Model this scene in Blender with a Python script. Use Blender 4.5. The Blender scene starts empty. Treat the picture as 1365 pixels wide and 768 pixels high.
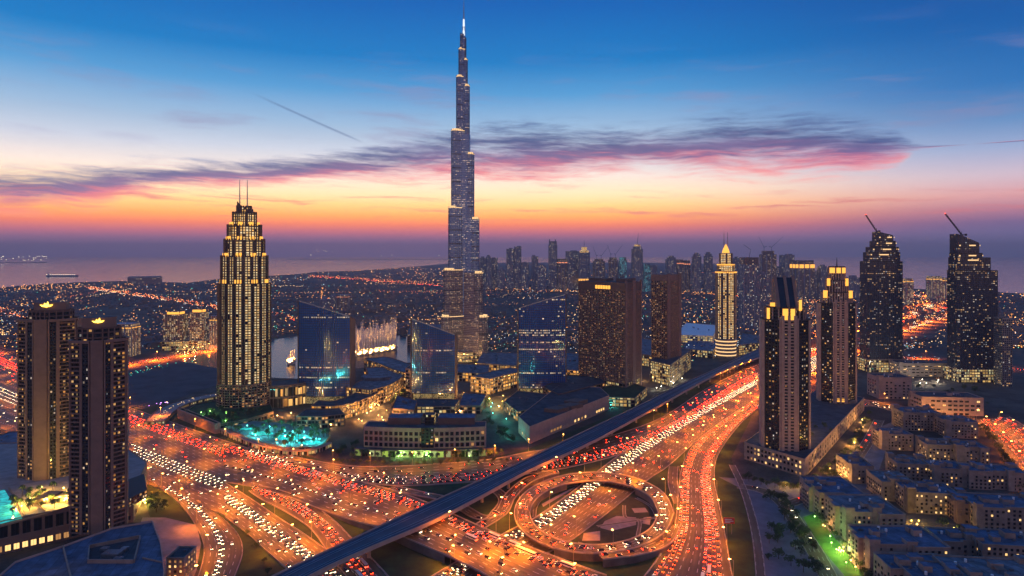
import bpy, math, random
from mathutils import Vector
random.seed(7)
R = math.radians
sc = bpy.context.scene
col = sc.collection
# ------------------------------------------------------------------ camera
F, HZ, H = 860.0, 338.0, 240.0          # focal length and horizon row in photo pixels, camera height in metres
cam = bpy.data.objects.new('camera', bpy.data.cameras.new('camera'))
col.objects.link(cam)
cam.location = (0, 0, H)
cam.rotation_euler = (R(90), 0, 0)
cam.data.sensor_width = 36
cam.data.lens = 36*F/1365
cam.data.shift_y = -46/1365
cam.data.clip_start = 1
cam.data.clip_end = 200000
sc.camera = cam
sc.view_settings.view_transform = 'Standard'
sc.view_settings.look = 'None'
sc.view_settings.exposure = 0.14
sc.view_settings.gamma = 1
sc.view_settings.use_curve_mapping = False
cy = sc.cycles
cy.use_denoising = True
cy.max_bounces = 5
cy.diffuse_bounces = 2
cy.glossy_bounces = 3
cy.transmission_bounces = 3
cy.volume_bounces = 0
cy.caustics_reflective = False
cy.caustics_refractive = False
cy.sample_clamp_indirect = 3
cy.use_light_tree = True

def lin(c):
    return tuple(((x/255)/12.92 if x/255 <= .04045 else ((x/255+.055)/1.055)**2.4) for x in c) + (1,)

class NT:
    """small helper to write node trees as expressions"""
    def __init__(s, tree):
        s.t = tree
    def n(s, kind, **kw):
        nd = s.t.nodes.new(kind)
        for k, v in kw.items(): setattr(nd, k, v)
        return nd
    def put(s, sock, v):
        if isinstance(v, bpy.types.NodeSocket): s.t.links.new(v, sock)
        else: sock.default_value = v
    def m(s, op, a, b=None, c=None):
        nd = s.n('ShaderNodeMath', operation=op)
        for i, v in enumerate((a, b, c)):
            if v is not None: s.put(nd.inputs[i], v)
        return nd.outputs[0]
    def vec(s, x, y, z=0.0):
        nd = s.n('ShaderNodeCombineXYZ')
        for i, v in enumerate((x, y, z)): s.put(nd.inputs[i], v)
        return nd.outputs[0]
    def sep(s, v):
        nd = s.n('ShaderNodeSeparateXYZ'); s.put(nd.inputs[0], v)
        return nd.outputs
    def mix(s, f, a, b):
        nd = s.n('ShaderNodeMix', data_type='RGBA')
        s.put(nd.inputs[0], f); s.put(nd.inputs[6], a); s.put(nd.inputs[7], b)
        return nd.outputs[2]
    def step(s, v, a, b, x0=0.0, x1=1.0):
        nd = s.n('ShaderNodeMapRange', interpolation_type='SMOOTHSTEP')
        for i, q in enumerate((v, a, b, x0, x1)): s.put(nd.inputs[i], q)
        return nd.outputs[0]
    def lerp(s, v, a, b, x0=0.0, x1=1.0):
        nd = s.n('ShaderNodeMapRange')
        for i, q in enumerate((v, a, b, x0, x1)): s.put(nd.inputs[i], q)
        return nd.outputs[0]
    def noise(s, vec, scale=1.0, detail=2.0, rough=.5, dim='3D'):
        nd = s.n('ShaderNodeTexNoise', noise_dimensions=dim)
        if vec is not None: s.put(nd.inputs['Vector'], vec)
        nd.inputs['Scale'].default_value = scale; nd.inputs['Detail'].default_value = detail
        nd.inputs['Roughness'].default_value = rough
        return nd.outputs['Fac']
    def ramp(s, f, stops):
        nd = s.n('ShaderNodeValToRGB'); s.put(nd.inputs[0], f)
        e = nd.color_ramp.elements
        while len(e) < len(stops): e.new(.5)
        for el, (p, c) in zip(e, stops): el.position = p; el.color = c
        return nd.outputs[0]
    def curve(s, f, pts):
        nd = s.n('ShaderNodeFloatCurve'); s.put(nd.inputs['Value'], f)
        cv = nd.mapping.curves[0]
        while len(cv.points) < len(pts): cv.points.new(.5, .5)
        for p, q in zip(cv.points, pts): p.location = q
        nd.mapping.update()
        return nd.outputs[0]

# ------------------------------------------------------------------ sky
SUN_EL, SUN_AZ = -1.5, -5.0
world = bpy.data.worlds.new('World'); sc.world = world; world.use_nodes = True
wt = world.node_tree; wt.nodes.clear(); W = NT(wt)
tc = W.n('ShaderNodeTexCoord')
dx, dy, dz = W.sep(tc.outputs['Generated'])
el = W.m('MULTIPLY', W.m('ARCSINE', dz), 57.2958)
az = W.m('MULTIPLY', W.m('ARCTAN2', dx, dy), 57.2958)
E0, E1 = -4.0, 60.0
ef = W.lerp(el, E0, E1)
def stops(lst): return [((e-E0)/(E1-E0), lin(c)) for e, c in lst]
c_mid = W.ramp(ef, stops([(-4, (118, 92, 118)), (0, (136, 100, 130)), (1.2, (152, 100, 126)), (1.8, (196, 104, 110)), (2.5, (238, 122, 76)), (3.2, (254, 158, 70)), (4.2, (254, 196, 116)),
    (5.3, (252, 216, 168)), (6.8, (240, 220, 206)), (8.8, (206, 212, 226)), (11, (160, 192, 224)), (13.8, (84, 158, 214)), (16.5, (10, 124, 196)), (21.5, (0, 94, 178)), (32, (12, 92, 170)), (60, (44, 100, 172))]))
c_rt = W.ramp(ef, stops([(-4, (74, 80, 116)), (0, (84, 88, 126)), (1.5, (100, 90, 128)), (2.2, (104, 84, 120)), (3.1, (158, 104, 122)), (4.2, (196, 142, 142)),
    (5.6, (188, 168, 180)), (7.5, (146, 162, 196)), (9.5, (96, 142, 194)), (12, (36, 116, 186)), (16, (0, 92, 168)), (20, (0, 74, 154)), (32, (12, 88, 166)), (60, (44, 100, 172))]))
c_bk = W.ramp(ef, stops([(-4, (130, 98, 92)), (0, (196, 146, 126)), (5, (214, 156, 134)), (10, (188, 146, 142)), (18, (124, 122, 156)), (30, (78, 112, 172)), (60, (44, 100, 172))]))  # unseen sky behind the camera, brightened and warmed as fill light for the facades
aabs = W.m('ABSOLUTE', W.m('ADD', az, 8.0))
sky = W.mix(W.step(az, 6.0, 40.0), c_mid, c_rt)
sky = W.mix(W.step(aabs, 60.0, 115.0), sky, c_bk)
# cloud bands: centre elevation and half thickness as curves over azimuth
U0, U1 = -60.0, 60.0
uf = W.lerp(az, U0, U1)
def cpts(lst, s): return [((u-U0)/(U1-U0), v/s) for u, v in lst]
vc = W.m('MULTIPLY', W.curve(uf, cpts([(-60, 3.6), (-38.4, 4.3), (-29, 5.8), (-20, 6.7), (-15.7, 7.3), (-10, 7.9), (-5, 8.6), (2, 8.8), (14, 8.9), (20, 9.0), (25, 8.6), (29, 8.1), (33, 7.9), (60, 8)], 12.0)), 12.0)
th = W.m('MULTIPLY', W.curve(uf, cpts([(-60, .9), (-38, 1.25), (-29, 1.1), (-20, .9), (-15, 1.15), (-9, 1.5), (-4, 2.0), (2, 2.2), (9, 1.6), (15, 1.7), (22, 2.0), (27, 1.7), (31, .9), (34, .03), (60, .03)], 3.0)), 4.0)
wob = W.noise(W.vec(W.m('MULTIPLY', az, .16), W.m('MULTIPLY', el, .30), 2.0), 1.0, 3.0, .55)
el2 = W.m('ADD', el, W.m('MULTIPLY', W.m('SUBTRACT', wob, .5), 1.1))
el2 = W.m('ADD', el2, W.m('MULTIPLY', az, .03))
st1 = W.noise(W.vec(W.m('MULTIPLY', az, .13), W.m('MULTIPLY', el2, .95), 0.0), 1.0, 7.0, .66)
st2 = W.noise(W.vec(W.m('MULTIPLY', az, .30), W.m('MULTIPLY', el2, 3.4), 5.0), 1.0, 5.0, .6)
q = W.m('DIVIDE', W.m('SUBTRACT', el, vc), th)
body = W.m('SUBTRACT', 1.0, W.m('ABSOLUTE', q))
dens = W.m('ADD', body, W.m('MULTIPLY', W.m('SUBTRACT', st1, .5), 3.0))
dens = W.m('ADD', dens, W.m('MULTIPLY', W.m('SUBTRACT', st2, .5), 1.1))
alpha = W.m('MULTIPLY', W.step(dens, -.25, 1.05), W.step(body, -1.0, .25))
tint = W.m('ADD', q, W.m('MULTIPLY', W.m('SUBTRACT', st2, .5), 1.2))
ccol = W.ramp(W.lerp(tint, -1.4, 1.4), [(0, lin((246, 180, 146))), (.2, lin((244, 124, 118))), (.36, lin((196, 96, 124))), (.48, lin((112, 82, 132))), (.65, lin((56, 70, 126))), (.85, lin((66, 88, 146))), (1, lin((108, 140, 188)))])
sky = W.mix(W.m('MULTIPLY', alpha, .9), sky, ccol)
# thin low streaks in the orange part and faint high wisps
lowm = W.m('MULTIPLY', W.step(el, 2.6, 3.3), W.step(el, 6.2, 4.2))
s3 = W.noise(W.vec(W.m('MULTIPLY', az, .10), W.m('MULTIPLY', el2, 1.9), 9.0), 1.0, 5.0, .6)
sky = W.mix(W.m('MULTIPLY', W.m('MULTIPLY', W.step(s3, .52, .70), lowm), .75), sky, lin((186, 104, 104)))
him = W.m('MULTIPLY', W.step(el, 7.5, 10.0), W.step(el, 19.0, 12.0))
s4 = W.noise(W.vec(W.m('MULTIPLY', az, .07), W.m('MULTIPLY', el2, .55), 17.0), 1.0, 6.0, .62)
sky = W.mix(W.m('MULTIPLY', W.m('MULTIPLY', W.step(s4, .50, .72), him), .5), sky, lin((150, 140, 178)))
# one old contrail
lo = W.m('ABSOLUTE', W.m('SUBTRACT', el, W.m('ADD', 13.15, W.m('MULTIPLY', W.m('ADD', az, 22.3), -.39))))
cm = W.m('MULTIPLY', W.step(lo, .16, .02), W.m('MULTIPLY', W.step(az, -22.8, -19.0), W.step(az, -12.6, -14.5)))
sky = W.mix(W.m('MULTIPLY', cm, .5), sky, lin((88, 112, 160)))
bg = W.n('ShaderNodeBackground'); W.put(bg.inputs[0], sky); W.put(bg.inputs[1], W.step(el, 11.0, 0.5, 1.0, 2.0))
nis = W.n('ShaderNodeTexSky', sky_type='NISHITA', sun_disc=False)
nis.sun_elevation = R(SUN_EL); nis.sun_rotation = R(SUN_AZ)
bg2 = W.n('ShaderNodeBackground'); W.put(bg2.inputs[0], nis.outputs[0]); bg2.inputs[1].default_value = 0.02
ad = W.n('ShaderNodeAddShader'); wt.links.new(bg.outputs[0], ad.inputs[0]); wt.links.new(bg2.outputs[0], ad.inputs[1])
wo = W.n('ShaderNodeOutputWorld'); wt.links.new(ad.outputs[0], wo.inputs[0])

# ------------------------------------------------------------------ helpers
def P(px, py, z=0.0):
    d = (H - z)*F/(py - HZ)
    return Vector(((px - 682.5)*d/F, d, z))
def D(py, z=0.0): return (H - z)*F/(py - HZ)

def tag(o, label=None, cat=None, group=None, kind=None):
    if label: o['label'] = label
    if cat: o['category'] = cat
    if group: o['group'] = group
    if kind: o['kind'] = kind
    return o
def empty(name, loc, rz=0.0, label=None, cat=None, group=None):
    o = bpy.data.objects.new(name, None); col.objects.link(o)
    o.location = loc; o.rotation_euler = (0, 0, rz); o.empty_display_size = 1
    return tag(o, label, cat, group)

class MB:
    def __init__(s): s.v = []; s.f = []; s.m = []; s.uv = []
    def face(s, pts, mat=0, uv=None):
        i = len(s.v); s.v += [tuple(p) for p in pts]
        s.f.append(tuple(range(i, i+len(pts)))); s.m.append(mat)
        s.uv += uv if uv else [(0.0, 0.0)]*len(pts)
    def box(s, x0, x1, y0, y1, z0, z1, mat=0, top=None, bottom=True):
        t = mat if top is None else top
        s.face([(x0,y0,z0),(x1,y0,z0),(x1,y0,z1),(x0,y0,z1)], mat, [(x0,z0),(x1,z0),(x1,z1),(x0,z1)])
        s.face([(x1,y0,z0),(x1,y1,z0),(x1,y1,z1),(x1,y0,z1)], mat, [(y0,z0),(y1,z0),(y1,z1),(y0,z1)])
        s.face([(x1,y1,z0),(x0,y1,z0),(x0,y1,z1),(x1,y1,z1)], mat, [(x1,z0),(x0,z0),(x0,z1),(x1,z1)])
        s.face([(x0,y1,z0),(x0,y0,z0),(x0,y0,z1),(x0,y1,z1)], mat, [(y1,z0),(y0,z0),(y0,z1),(y1,z1)])
        s.face([(x0,y0,z1),(x1,y0,z1),(x1,y1,z1),(x0,y1,z1)], t)
        if bottom: s.face([(x0,y1,z0),(x1,y1,z0),(x1,y0,z0),(x0,y0,z0)], mat)
    def bar(s, a, b, w, h, mat=0):
        """box beam from a to b, width w (sideways), height h"""
        a = Vector(a); b = Vector(b); d = (b-a).normalized()
        sd = d.cross(Vector((0,0,1)))
        sd = Vector((1,0,0)) if sd.length < 1e-3 else sd.normalized()
        up = sd.cross(d)
        A = [a+sd*x*w/2+up*y*h/2 for x,y in ((-1,-1),(1,-1),(1,1),(-1,1))]
        B = [b+sd*x*w/2+up*y*h/2 for x,y in ((-1,-1),(1,-1),(1,1),(-1,1))]
        for i in range(4): s.face([A[i],A[(i+1)%4],B[(i+1)%4],B[i]], mat)
        s.face(A[::-1], mat); s.face(B, mat)
    def tube(s, a, b, r0, r1, n=8, mat=0, cap=True):
        a = Vector(a); b = Vector(b); d = (b-a).normalized()
        x = d.cross(Vector((0,0,1)))
        x = Vector((1,0,0)) if x.length < 1e-3 else x.normalized()
        y = d.cross(x)
        A = [a+(x*math.cos(6.2832*i/n)+y*math.sin(6.2832*i/n))*r0 for i in range(n)]
        B = [b+(x*math.cos(6.2832*i/n)+y*math.sin(6.2832*i/n))*r1 for i in range(n)]
        for i in range(n): s.face([A[i],A[(i+1)%n],B[(i+1)%n],B[i]][::-1], mat)
        if cap: s.face(B[::-1] if d.z < 0 else B[::-1], mat); s.face(A, mat)
    def prism(s, poly, z0, z1, mat=0, top=0, cell=None, zt=None, cap=True, bottom=False):
        """vertical prism over a CCW polygon; uv in whole window cells when cell=(bay, floor)"""
        n = len(poly); off = 0
        T = [(p[0],p[1], zt(p[0],p[1]) if zt else z1) for p in poly]
        for i in range(n):
            p, q2 = poly[i], poly[(i+1)%n]
            L = math.hypot(q2[0]-p[0], q2[1]-p[1])
            nb = max(1, round(L/cell[0])) if cell else L
            fh = cell[1] if cell else 1
            a, b = T[i], T[(i+1)%n]
            s.face([(p[0],p[1],z0),(q2[0],q2[1],z0),b,a], mat, [(off,z0/fh),(off+nb,z0/fh),(off+nb,b[2]/fh),(off,a[2]/fh)])
            off += nb+3
        if cap: s.face(T, top)
        if bottom: s.face([(p[0],p[1],z0) for p in poly][::-1], top)
    def ebox(s, p, q2, d0, d1, z0, z1, mat=0):
        """box standing outside the edge p-q of a CCW polygon, from d0 to d1 metres out"""
        ex, ey = q2[0]-p[0], q2[1]-p[1]; L = math.hypot(ex, ey) or 1
        nx, ny = ey/L, -ex/L
        a=(p[0]+nx*d0,p[1]+ny*d0); b=(q2[0]+nx*d0,q2[1]+ny*d0); c=(q2[0]+nx*d1,q2[1]+ny*d1); d=(p[0]+nx*d1,p[1]+ny*d1)
        s.face([(*d,z0),(*c,z0),(*c,z1),(*d,z1)], mat)
        s.face([(*d,z1),(*c,z1),(*b,z1),(*a,z1)], mat)
        s.face([(*a,z0),(*b,z0),(*c,z0),(*d,z0)], mat)
        s.face([(*c,z0),(*b,z0),(*b,z1),(*c,z1)], mat)
        s.face([(*a,z0),(*d,z0),(*d,z1),(*a,z1)], mat)
    def mesh(s, name, mats):
        me = bpy.data.meshes.new(name)
        me.from_pydata(s.v, [], s.f)
        for m_ in mats: me.materials.append(m_)
        me.polygons.foreach_set('material_index', s.m)
        uvl = me.uv_layers.new(name='UVMap')
        uvl.data.foreach_set('uv', [x for t in s.uv for x in t])
        me.update(); return me
    def build(s, name, mats, parent=None, loc=None):
        o = bpy.data.objects.new(name, s.mesh(name, mats if isinstance(mats, (list, tuple)) else [mats]))
        col.objects.link(o)
        if parent: o.parent = parent
        if loc: o.location = loc
        return o
def inst(name, me, parent=None, loc=(0,0,0), rz=0.0, sc_=None):
    o = bpy.data.objects.new(name, me); col.objects.link(o)
    if parent: o.parent = parent
    o.location = loc; o.rotation_euler = (0,0,rz)
    if sc_: o.scale = sc_
    return o
def crom(pts, n):
    """Catmull-Rom through tuples, n samples per span"""
    out = []
    for i in range(len(pts)-1):
        p0 = pts[max(i-1,0)]; p1 = pts[i]; p2 = pts[i+1]; p3 = pts[min(i+2,len(pts)-1)]
        for k in range(n):
            t = k/n
            out.append(tuple(.5*((2*b)+(-a+c)*t+(2*a-5*b+4*c-d)*t*t+(-a+3*b-3*c+d)*t**3) for a,b,c,d in zip(p0,p1,p2,p3)))
    out.append(pts[-1]); return out
def inpoly(x, y, poly):
    r = False; n = len(poly)
    for i in range(n):
        x1,y1 = poly[i]; x2,y2 = poly[(i+1)%n]
        if (y1 > y) != (y2 > y) and x < (x2-x1)*(y-y1)/(y2-y1)+x1: r = not r
    return r
def inset(poly, d):
    """move every edge of a CCW polygon inwards by d"""
    n = len(poly); out = []
    for i in range(n):
        a = Vector(poly[i-1]); b = Vector(poly[i]); c = Vector(poly[(i+1)%n])
        e1 = (b-a).normalized(); e2 = (c-b).normalized()
        n1 = Vector((-e1.y, e1.x)); n2 = Vector((-e2.y, e2.x))
        k = n1+n2; L = max(.3, 1+n1.dot(n2))
        out.append(tuple(b+k*(d/L)))
    return out
def rect(w, d, x=0.0, y=0.0): return [(x-w/2,y-d/2),(x+w/2,y-d/2),(x+w/2,y+d/2),(x-w/2,y+d/2)]
def oval(a, b, n=20, ph=0.0): return [(a*math.cos(6.28318*(i+ph)/n), b*math.sin(6.28318*(i+ph)/n)) for i in range(n)]
def cham(w, d, c): return [(-w/2+c,-d/2),(w/2-c,-d/2),(w/2,-d/2+c),(w/2,d/2-c),(w/2-c,d/2),(-w/2+c,d/2),(-w/2,d/2-c),(-w/2,-d/2+c)]

# ------------------------------------------------------------------ materials
def mat_base(name):
    m_ = bpy.data.materials.new(name); m_.use_nodes = True
    t = m_.node_tree; b = t.nodes['Principled BSDF']
    return m_, NT(t), b
def solid(name, c, rough=.7, metal=0.0, var=.25, scale=.15, spec=.4, bump=0.0, seam=0):
    m_, T, b = mat_base(name)
    g = T.n('ShaderNodeNewGeometry')
    nz = T.noise(g.outputs['Position'], scale, 5.0, .6)
    k = T.lerp(nz, .3, .7, 1-var, 1+var)
    if seam:
        px, py, _z = T.sep(g.outputs['Position']); pr = T.m('ADD', T.m('MULTIPLY', px, .96), T.m('MULTIPLY', py, .28)); pq = T.m('SUBTRACT', T.m('MULTIPLY', py, .96), T.m('MULTIPLY', px, .28))
        sm = T.m('MAXIMUM', T.m('LESS_THAN', T.m('FRACT', T.m('DIVIDE', pr, seam)), .06), T.m('LESS_THAN', T.m('FRACT', T.m('DIVIDE', pq, seam*1.7)), .04))
        w = T.n('ShaderNodeTexWhiteNoise', noise_dimensions='2D'); T.put(w.inputs['Vector'], T.vec(T.m('FLOOR', T.m('DIVIDE', pr, seam)), T.m('FLOOR', T.m('DIVIDE', pq, seam*1.7))))
        k = T.m('MULTIPLY', T.m('MULTIPLY', k, T.lerp(sm, 0, 1, 1, .55)), T.lerp(w.outputs['Value'], 0, 1, .75, 1.2))
    nd = T.n('ShaderNodeMix', data_type='RGBA', blend_type='MULTIPLY'); nd.inputs[0].default_value = 1
    nd.inputs[6].default_value = (*c, 1); T.put(nd.inputs[7], T.vec(k, k, k))
    T.put(b.inputs['Base Color'], nd.outputs[2])
    b.inputs['Roughness'].default_value = rough; b.inputs['Metallic'].default_value = metal
    b.inputs['Specular IOR Level'].default_value = spec
    if bump:
        bp = T.n('ShaderNodeBump'); bp.inputs['Strength'].default_value = bump
        T.put(bp.inputs['Height'], nz); T.t.links.new(bp.outputs[0], b.inputs['Normal'])
    return m_
def glow(name, c, s, sample=True):
    m_, T, b = mat_base(name)
    b.inputs['Base Color'].default_value = (.1,.1,.1,1)
    b.inputs['Emission Color'].default_value = (*c, 1); b.inputs['Emission Strength'].default_value = s
    if not sample: m_.cycles.emission_sampling = 'NONE'
    return m_
def winmat(name, lit=.2, cols=((1,.55,.18),(1,.72,.38),(.85,.9,.8)), s=1.4, glass=(.012,.016,.024), frame=None, fx=1.0, fy=1.0,
           rough=.1, colmode=0.0, rowmode=0.0, metal=0.0, spec=.6, even=False, lo=.25, wall_rough=.7, vmin=None, base_metal=None, strip=None, coat=0.0):
    """glazing: whole cells from uv, each cell lit or dark by its own random number"""
    m_, T, b = mat_base(name)
    uv = T.n('ShaderNodeUVMap'); u, v, _ = T.sep(uv.outputs[0])
    fu = T.m('FLOOR', u); fv = T.m('FLOOR', v)
    ru = T.m('FRACT', u); rv = T.m('FRACT', v)
    oi = T.n('ShaderNodeObjectInfo')
    seed = T.m('MULTIPLY', oi.outputs['Random'], 97.0)
    def white(a, b_, c_):
        w = T.n('ShaderNodeTexWhiteNoise', noise_dimensions='3D'); T.put(w.inputs['Vector'], T.vec(a, b_, c_))
        return w.outputs['Value'], w.outputs['Color']
    r1, rc = white(fu, fv, seed)
    r2, r3, r4 = T.sep(rc)
    cl = T.noise(T.vec(T.m('MULTIPLY', fu, .23), T.m('MULTIPLY', fv, .17), seed), 1.0, 2.0)
    thr = lit if even else T.m('MULTIPLY', T.lerp(cl, .35, .65, .25, 1.75), lit)
    on = T.m('LESS_THAN', r1, thr)
    if colmode:
        cr, _c = white(fu, 3.0, seed); on = T.m('MULTIPLY', on, T.m('LESS_THAN', cr, colmode))
    if rowmode:
        rr, _c = white(7.0, fv, seed); on = T.m('MAXIMUM', on, T.m('MULTIPLY', T.m('LESS_THAN', rr, rowmode), T.m('LESS_THAN', r2, .7)))
    if vmin is not None:
        on = T.m('MULTIPLY', on, T.m('GREATER_THAN', fv, vmin))
    if strip: on = T.m('MULTIPLY', on, T.m('LESS_THAN', T.m('FLOORED_MODULO', T.m('ADD', fu, .1), float(strip[0])), strip[1]))
    half = T.m('GREATER_THAN', ru, T.m('MULTIPLY', T.m('SUBTRACT', r4, .55), 1.2))
    blind = T.m('LESS_THAN', rv, T.m('SUBTRACT', 1.15, T.m('MULTIPLY', r3, .45)))
    br = T.m('MULTIPLY', blind if even else T.m('MULTIPLY', half, blind), T.lerp(T.m('MULTIPLY', r3, r3), 0, 1, lo, 1.0))
    br = T.m('MULTIPLY', br, T.lerp(rv, 0, 1, .75, 1.1))
    if len(cols) < 3: cols = tuple(cols)+(cols[-1],)
    c = T.ramp(r4, [(0, (*cols[0],1)), (.55, (*cols[1],1)), (1, (*cols[2],1))])
    e = T.m('MULTIPLY', T.m('MULTIPLY', on, br), s)
    base = (*glass, 1)
    if frame is not None:
        ix = T.m('LESS_THAN', T.m('ABSOLUTE', T.m('SUBTRACT', ru, .5)), fx/2)
        iy = T.m('LESS_THAN', T.m('ABSOLUTE', T.m('SUBTRACT', rv, .5)), fy/2)
        inn = T.m('MULTIPLY', ix, iy)
        e = T.m('MULTIPLY', e, inn)
        T.put(b.inputs['Base Color'], T.mix(inn, (*frame, 1), base))
        T.put(b.inputs['Roughness'], T.lerp(inn, 0, 1, wall_rough, rough))
        if metal and base_metal is None: T.put(b.inputs['Metallic'], T.m('MULTIPLY', inn, metal))
    else:
        b.inputs['Base Color'].default_value = base; b.inputs['Roughness'].default_value = rough
        b.inputs['Metallic'].default_value = metal
    if base_metal is not None: b.inputs['Metallic'].default_value = base_metal
    b.inputs['Specular IOR Level'].default_value = spec
    if coat: b.inputs['Coat Weight'].default_value = 1; b.inputs['Coat IOR'].default_value = coat; b.inputs['Coat Roughness'].default_value = .14
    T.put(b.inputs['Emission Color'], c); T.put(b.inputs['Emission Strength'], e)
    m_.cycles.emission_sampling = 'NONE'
    return m_

M = {}
M['concrete'] = solid('concrete', (.30,.25,.22), .8)
M['brown'] = solid('brown_stone', (.24,.155,.12), .8, var=.15)
M['brown_dark'] = solid('dark_brown_stone', (.15,.095,.075), .8, var=.15)
M['pink'] = solid('pink_stone', (.44,.30,.24), .8, var=.15)
M['beige'] = solid('beige_plaster', (.27,.215,.18), .85, var=.3)
M['beige2'] = solid('warm_plaster', (.33,.245,.20), .85, var=.3)
M['dark_frame'] = solid('dark_metal', (.035,.037,.045), .4, .3)
M['steel'] = solid('steel', (.35,.37,.40), .35, .8)
M['steel_blue'] = solid('blue_steel', (.10,.13,.19), .3, .8)
M['roof'] = solid('roof_felt', (.13,.14,.16), .9, var=.5, scale=.12, seam=7)
M['roof_blue'] = solid('blue_roof', (.065,.10,.16), .7, var=.45, scale=.12, seam=6)
M['roof_dark'] = solid('dark_roof', (.05,.055,.065), .8, var=.5, scale=.1, seam=9)
M['asphalt'] = solid('asphalt_plain', (.07,.07,.075), .8, var=.3, scale=.08)
M['paving'] = solid('paving', (.30,.23,.21), .85, var=.25, scale=.12)
M['paving_blue'] = solid('grey_paving', (.13,.14,.17), .85, var=.3, scale=.07)
M['kerb'] = solid('kerb_concrete', (.34,.29,.26), .85)
M['grass'] = solid('grass_turf', (.022,.045,.013), .95, var=.6, scale=.08)
M['lawn'] = solid('lawn', (.05,.14,.02), .95, var=.4, scale=.15)
M['water'] = None
M['white'] = solid('white_paint', (.75,.73,.70), .6, var=.08)
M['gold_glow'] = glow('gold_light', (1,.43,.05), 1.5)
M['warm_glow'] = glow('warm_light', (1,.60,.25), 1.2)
M['white_glow'] = glow('white_light', (1,.86,.66), 3.0)
M['red_glow'] = glow('red_beacon', (1,.05,.02), 6.0)
M['sodium'] = glow('sodium_lamp', (1,.42,.09), 22.0, False)
# ------------------------------------------------------------------ ground and water
def ground_mat():
    m_, T, b = mat_base('city_ground')
    g = T.n('ShaderNodeNewGeometry'); pos = g.outputs['Position']
    a = T.noise(pos, .004, 6.0, .6); c = T.noise(pos, .03, 5.0, .65); e = T.noise(pos, .3, 3.0)
    cc = T.ramp(a, [(.3, (.028,.030,.030,1)), (.45, (.062,.055,.048,1)), (.6, (.11,.09,.07,1)), (.75, (.045,.045,.045,1))])
    k = T.m('MULTIPLY', T.lerp(c, .25, .75, .45, 1.5), T.lerp(e, .3, .7, .8, 1.2))
    nd = T.n('ShaderNodeMix', data_type='RGBA', blend_type='MULTIPLY'); nd.inputs[0].default_value = 1
    T.put(nd.inputs[6], cc); T.put(nd.inputs[7], T.vec(k, k, k)); T.put(b.inputs['Base Color'], nd.outputs[2])
    b.inputs['Roughness'].default_value = .95; b.inputs['Specular IOR Level'].default_value = .2
    return m_
def water_mat(name, c, rough, sc1, strength):
    m_, T, b = mat_base(name)
    g = T.n('ShaderNodeNewGeometry')
    mp = T.n('ShaderNodeMapping'); mp.inputs['Scale'].default_value = (.35, 1, 1); T.put(mp.inputs[0], g.outputs['Position'])
    nz = T.noise(mp.outputs[0], sc1, 4.0, .6)
    bp = T.n('ShaderNodeBump'); bp.inputs['Strength'].default_value = strength; bp.inputs['Distance'].default_value = 1.0
    T.put(bp.inputs['Height'], nz); T.t.links.new(bp.outputs[0], b.inputs['Normal'])
    b.inputs['Base Color'].default_value = (*c, 1); b.inputs['Roughness'].default_value = rough
    b.inputs['Specular IOR Level'].default_value = .5; b.inputs['IOR'].default_value = 1.33
    return m_
M['ground'] = ground_mat()
M['sea'] = water_mat('sea_water', (.04,.08,.12), .14, .01, .12)
M['lake'] = water_mat('lake_water', (.02,.04,.06), .2, .08, .5)
def pool_mat():
    m_, T, b = mat_base('lit_pool_water'); g = T.n('ShaderNodeNewGeometry')
    nz = T.noise(g.outputs['Position'], .25, 4.0, .6); k = T.step(nz, .3, .7, .12, .75)
    b.inputs['Base Color'].default_value = (.02,.20,.22,1); b.inputs['Roughness'].default_value = .08
    b.inputs['Emission Color'].default_value = (.04,.70,.62,1); T.put(b.inputs['Emission Strength'], k)  # underwater light and caustics put into the water as noisy emission
    return m_
M['pool'] = pool_mat()

def patch(name, pts, z, mat, kind='structure', label=None, cat=None):
    mb = MB(); w = [P(*p) for p in pts]
    poly = [(p.x, p.y) for p in w]
    ar = sum(poly[i-1][0]*poly[i][1]-poly[i][0]*poly[i-1][1] for i in range(len(poly)))
    if ar < 0: poly = poly[::-1]
    mb.face([(x, y, z) for x, y in poly], 0)
    return tag(mb.build(name, mat), label, cat, None, kind)
mb = MB(); mb.face([(-44000,-5000,-1.2),(44000,-5000,-1.2),(44000,42000,-1.2),(-44000,42000,-1.2)])
tag(mb.build('sea', M['sea']), kind='structure')
LAND = [(-420,394),(-120,386),(0,383.5),(60,378.5),(110,376),(165,374.5),(250,377),(290,372),(330,369),(370,367),(400,365),(420,362.5),(480,360.5),(530,357),(575,353.5),(600,351),(700,350),(860,350),(1000,352),(1060,356),(1100,366),(1150,377),(1200,384),(1280,388),(1365,391),(1500,396),(1800,402)]
lp = [P(*p) for p in LAND]
mb = MB()
mb.face([(p.x,p.y,0) for p in lp][::-1]+[(-6500,-3000,0),(6500,-3000,0)])
tag(mb.build('ground', M['ground']), kind='structure')
LAKE = [(236,481),(262,474),(292,468),(330,459),(362,453),(400,448),(440,446),(480,444),(540,448),(580,454),(600,462),(590,474),(560,482),(520,486),(470,492),(430,500),(395,505),(355,503),(300,493)]
patch('lake', LAKE, .05, M['lake'])
patch('verge', [(150,520),(330,585),(520,640),(700,600),(900,520),(1015,495),(1000,560),(975,610),(985,650),(1003,700),(1010,790),(760,820),(300,800),(200,690)], .04, M['grass'])
patch('empty_lot', [(120,505),(165,492),(235,480),(300,494),(292,512),(240,530),(190,546),(120,530)], .06, solid('dark_soil', (.055,.055,.065), .95, var=.4, scale=.03))
patch('sidewalk', [(220,690),(262,700),(268,725),(262,760),(250,790),(150,800),(190,690)], .10, M['paving'])
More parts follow.
